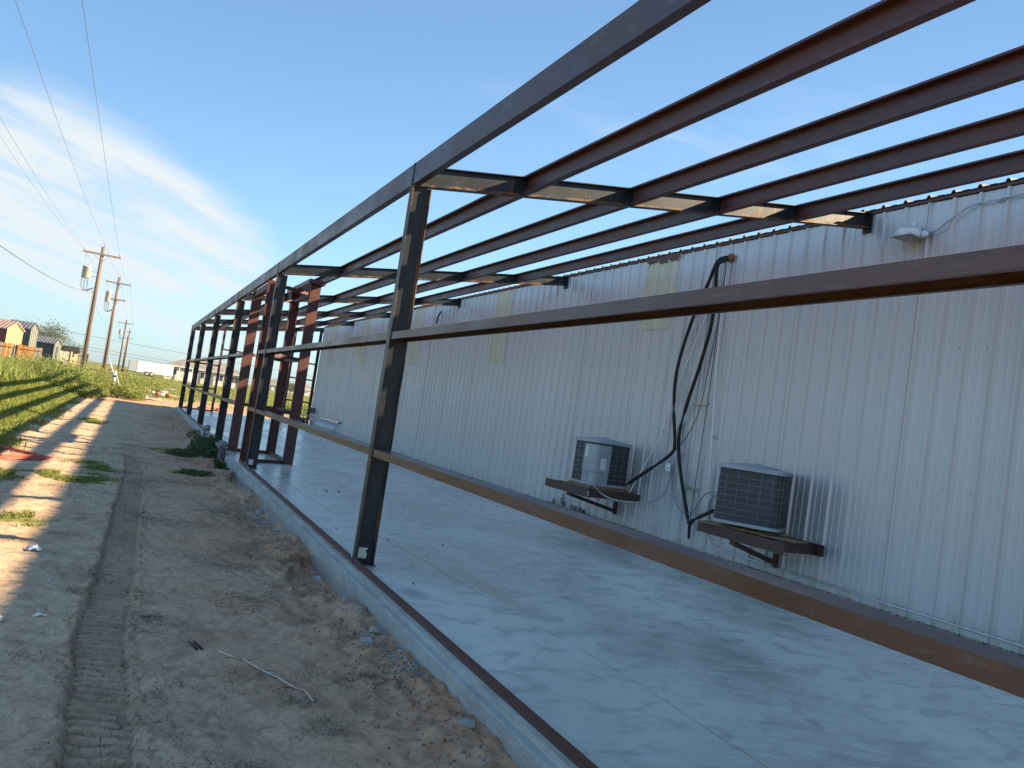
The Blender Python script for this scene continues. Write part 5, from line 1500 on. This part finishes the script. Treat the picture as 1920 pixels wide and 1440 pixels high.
# two little dark sticks and a long pale branch
for k, (dx, lab) in enumerate(((0.0, 'short dark stick right of the tyre track, the left of a pair'), (0.03, 'short dark stick right of the tyre track, the right of a pair'))):
    x0, y0 = -1.46+dx, -1.70; x1, y1 = -1.425+dx, -1.86
    b = MB(); b.tube([(x0, y0, gz(x0, y0)+.006), (x1, y1, gz(x1, y1)+.008)], 0.0065, 6); b.build('stick', M['black_foam'], label=lab, cat='stick')
t = empty('branch', (-1.1, -2.3, gz(-1.1, -2.3)), 0, 'long bent pale dry branch lying near the slab', 'branch')
L_ = [-1*a for a in t.location]
bp = [(-1.30,-1.93),(-1.25,-2.0),(-1.17,-2.10),(-1.10,-2.26),(-1.03,-2.40),(-0.96,-2.56),(-0.92,-2.62),(-0.90,-2.74)]
b = MB(); b.tube(curve_pts([(x, y, gz(x, y)+.010) for x, y in bp], 4), [0.0045]*29, 6); b.build('stem', M['straw_solid'] if 'straw_solid' in M else simple('dry_wood', (0.56,0.48,0.37),(0.66,0.58,0.47),0.8,0,20), t, L_)
for k in range(14):
    i = random.randint(2, 7); x, y = bp[i]; a = random.uniform(0, 6.28); l = random.uniform(0.06, 0.2)
    b = MB(); b.tube([(x, y, gz(x, y)+.008), (x+l*.5*math.cos(a), y+l*.5*math.sin(a), gz(x, y)+.02), (x+l*math.cos(a+.3), y+l*math.sin(a+.3), gz(x, y)+.012)], [0.0022, 0.0016, 0.001], 5); b.build('twig', M['pipe_brown'], t, L_)
# crumbs of soil and gravel
def crumbs(name, x, y, s, mat, label):
    n = len(x); base = np.array([(1,0,0),(-.5,.87,0),(-.5,-.87,0),(0,0,.9),(.3,.3,.55),(-.4,.1,.6)])
    tri = np.array([(0,1,4),(1,5,4),(1,2,5),(2,0,3),(0,4,3),(4,5,3),(5,2,3)])
    a = rng.uniform(0, 6.28, n); ca, sa = np.cos(a), np.sin(a)
    j = 1+rng.uniform(-.35, .35, (n, 6, 3)); B = base[None]*j
    X = (B[:,:,0]*ca[:,None]-B[:,:,1]*sa[:,None])*s[:,None]+x[:,None]; Y = (B[:,:,0]*sa[:,None]+B[:,:,1]*ca[:,None])*s[:,None]+y[:,None]
    Z = B[:,:,2]*s[:,None]+(ground_height(x, y)-s*0.15)[:,None]
    V = np.stack([X, Y, Z], -1).reshape(-1, 3); T = (np.arange(n)[:,None,None]*6+tri[None]).reshape(-1, 3)
    o = big_mesh(name, V, faces_tri=T, mats=[mat]); tag(o, label, 'gravel', kind='stuff')
x, y = sample(26000, -3.2, -0.12, -5.0, 9, lambda x, y: 0.15+0.85*sst(0.45, 0.7, fbm(x*2.5, y*2.5, 3, 7)))
d = np.abs(x-track_x(y)); 
crumbs('soil_crumbs', x, y, rng.uniform(0.002, 0.009, len(x))*np.where((d > 0.16) & (d < 0.27), 1.5, 1.0), M['crumb'] if 'crumb' in M else simple('soil_crumb', (0.34, 0.25, 0.18), (0.50, 0.40, 0.30), 0.95, 0, 9), 'small crumbs of soil and gravel scattered over the lane')
x = -0.16-np.abs(rng.normal(0, 0.25, 5000)); y = rng.uniform(-4.6, 12, 5000); k = fbm(x*1.5, y*1.5, 3, 29) > 0.47
crumbs('red_crumbs', x[k], y[k], rng.uniform(0.003, 0.013, k.sum())*rng.uniform(.5, 1.4, k.sum()), M['red_soil'], 'red soil crumbs fallen along the slab edge')
x = -0.15-np.abs(rng.normal(0, 0.10, 2600)); y = rng.uniform(-4.6, 12, 2600); k = fbm(y*0.9, x*0+1, 3, 19) > 0.45
crumbs('edge_rubble', x[k], y[k], rng.uniform(0.005, 0.02, k.sum()), M['chunk'], 'broken concrete crumbs along the slab edge')
# bigger lumps of spilled concrete
for i, (x, y, s) in enumerate(((-0.17, 0.55, 0.06), (-0.20, 0.95, 0.045), (-0.16, 3.05, 0.05), (-0.22, 3.5, 0.07), (-0.27, 3.85, 0.055), (-0.18, 4.3, 0.06), (-0.24, 5.1, 0.05), (-0.33, -1.72, 0.055), (-0.21, -1.5, 0.05), (-0.19, -2.25, 0.045), (-0.17, -0.35, 0.04), (-0.19, 6.0, 0.06), (-0.2, -3.2, 0.05))):
    rock('concrete_lump', (x, y, gz(x, y)+s*0.1), s, M['chunk'], 'rough lump of spilled concrete against the slab edge', 'concrete lump', 'concrete lumps along the slab', 0.6, 200+i)
for k in list(bpy.data.objects):
    if k.get('group') == 'utility poles along the lane': pass
scene.cycles.max_bounces = 6
scene.cycles.diffuse_bounces = 4
scene.cycles.glossy_bounces = 3
scene.cycles.transparent_max_bounces = 4
scene.cycles.transmission_bounces = 2
scene.cycles.caustics_reflective = False
scene.cycles.caustics_refractive = False
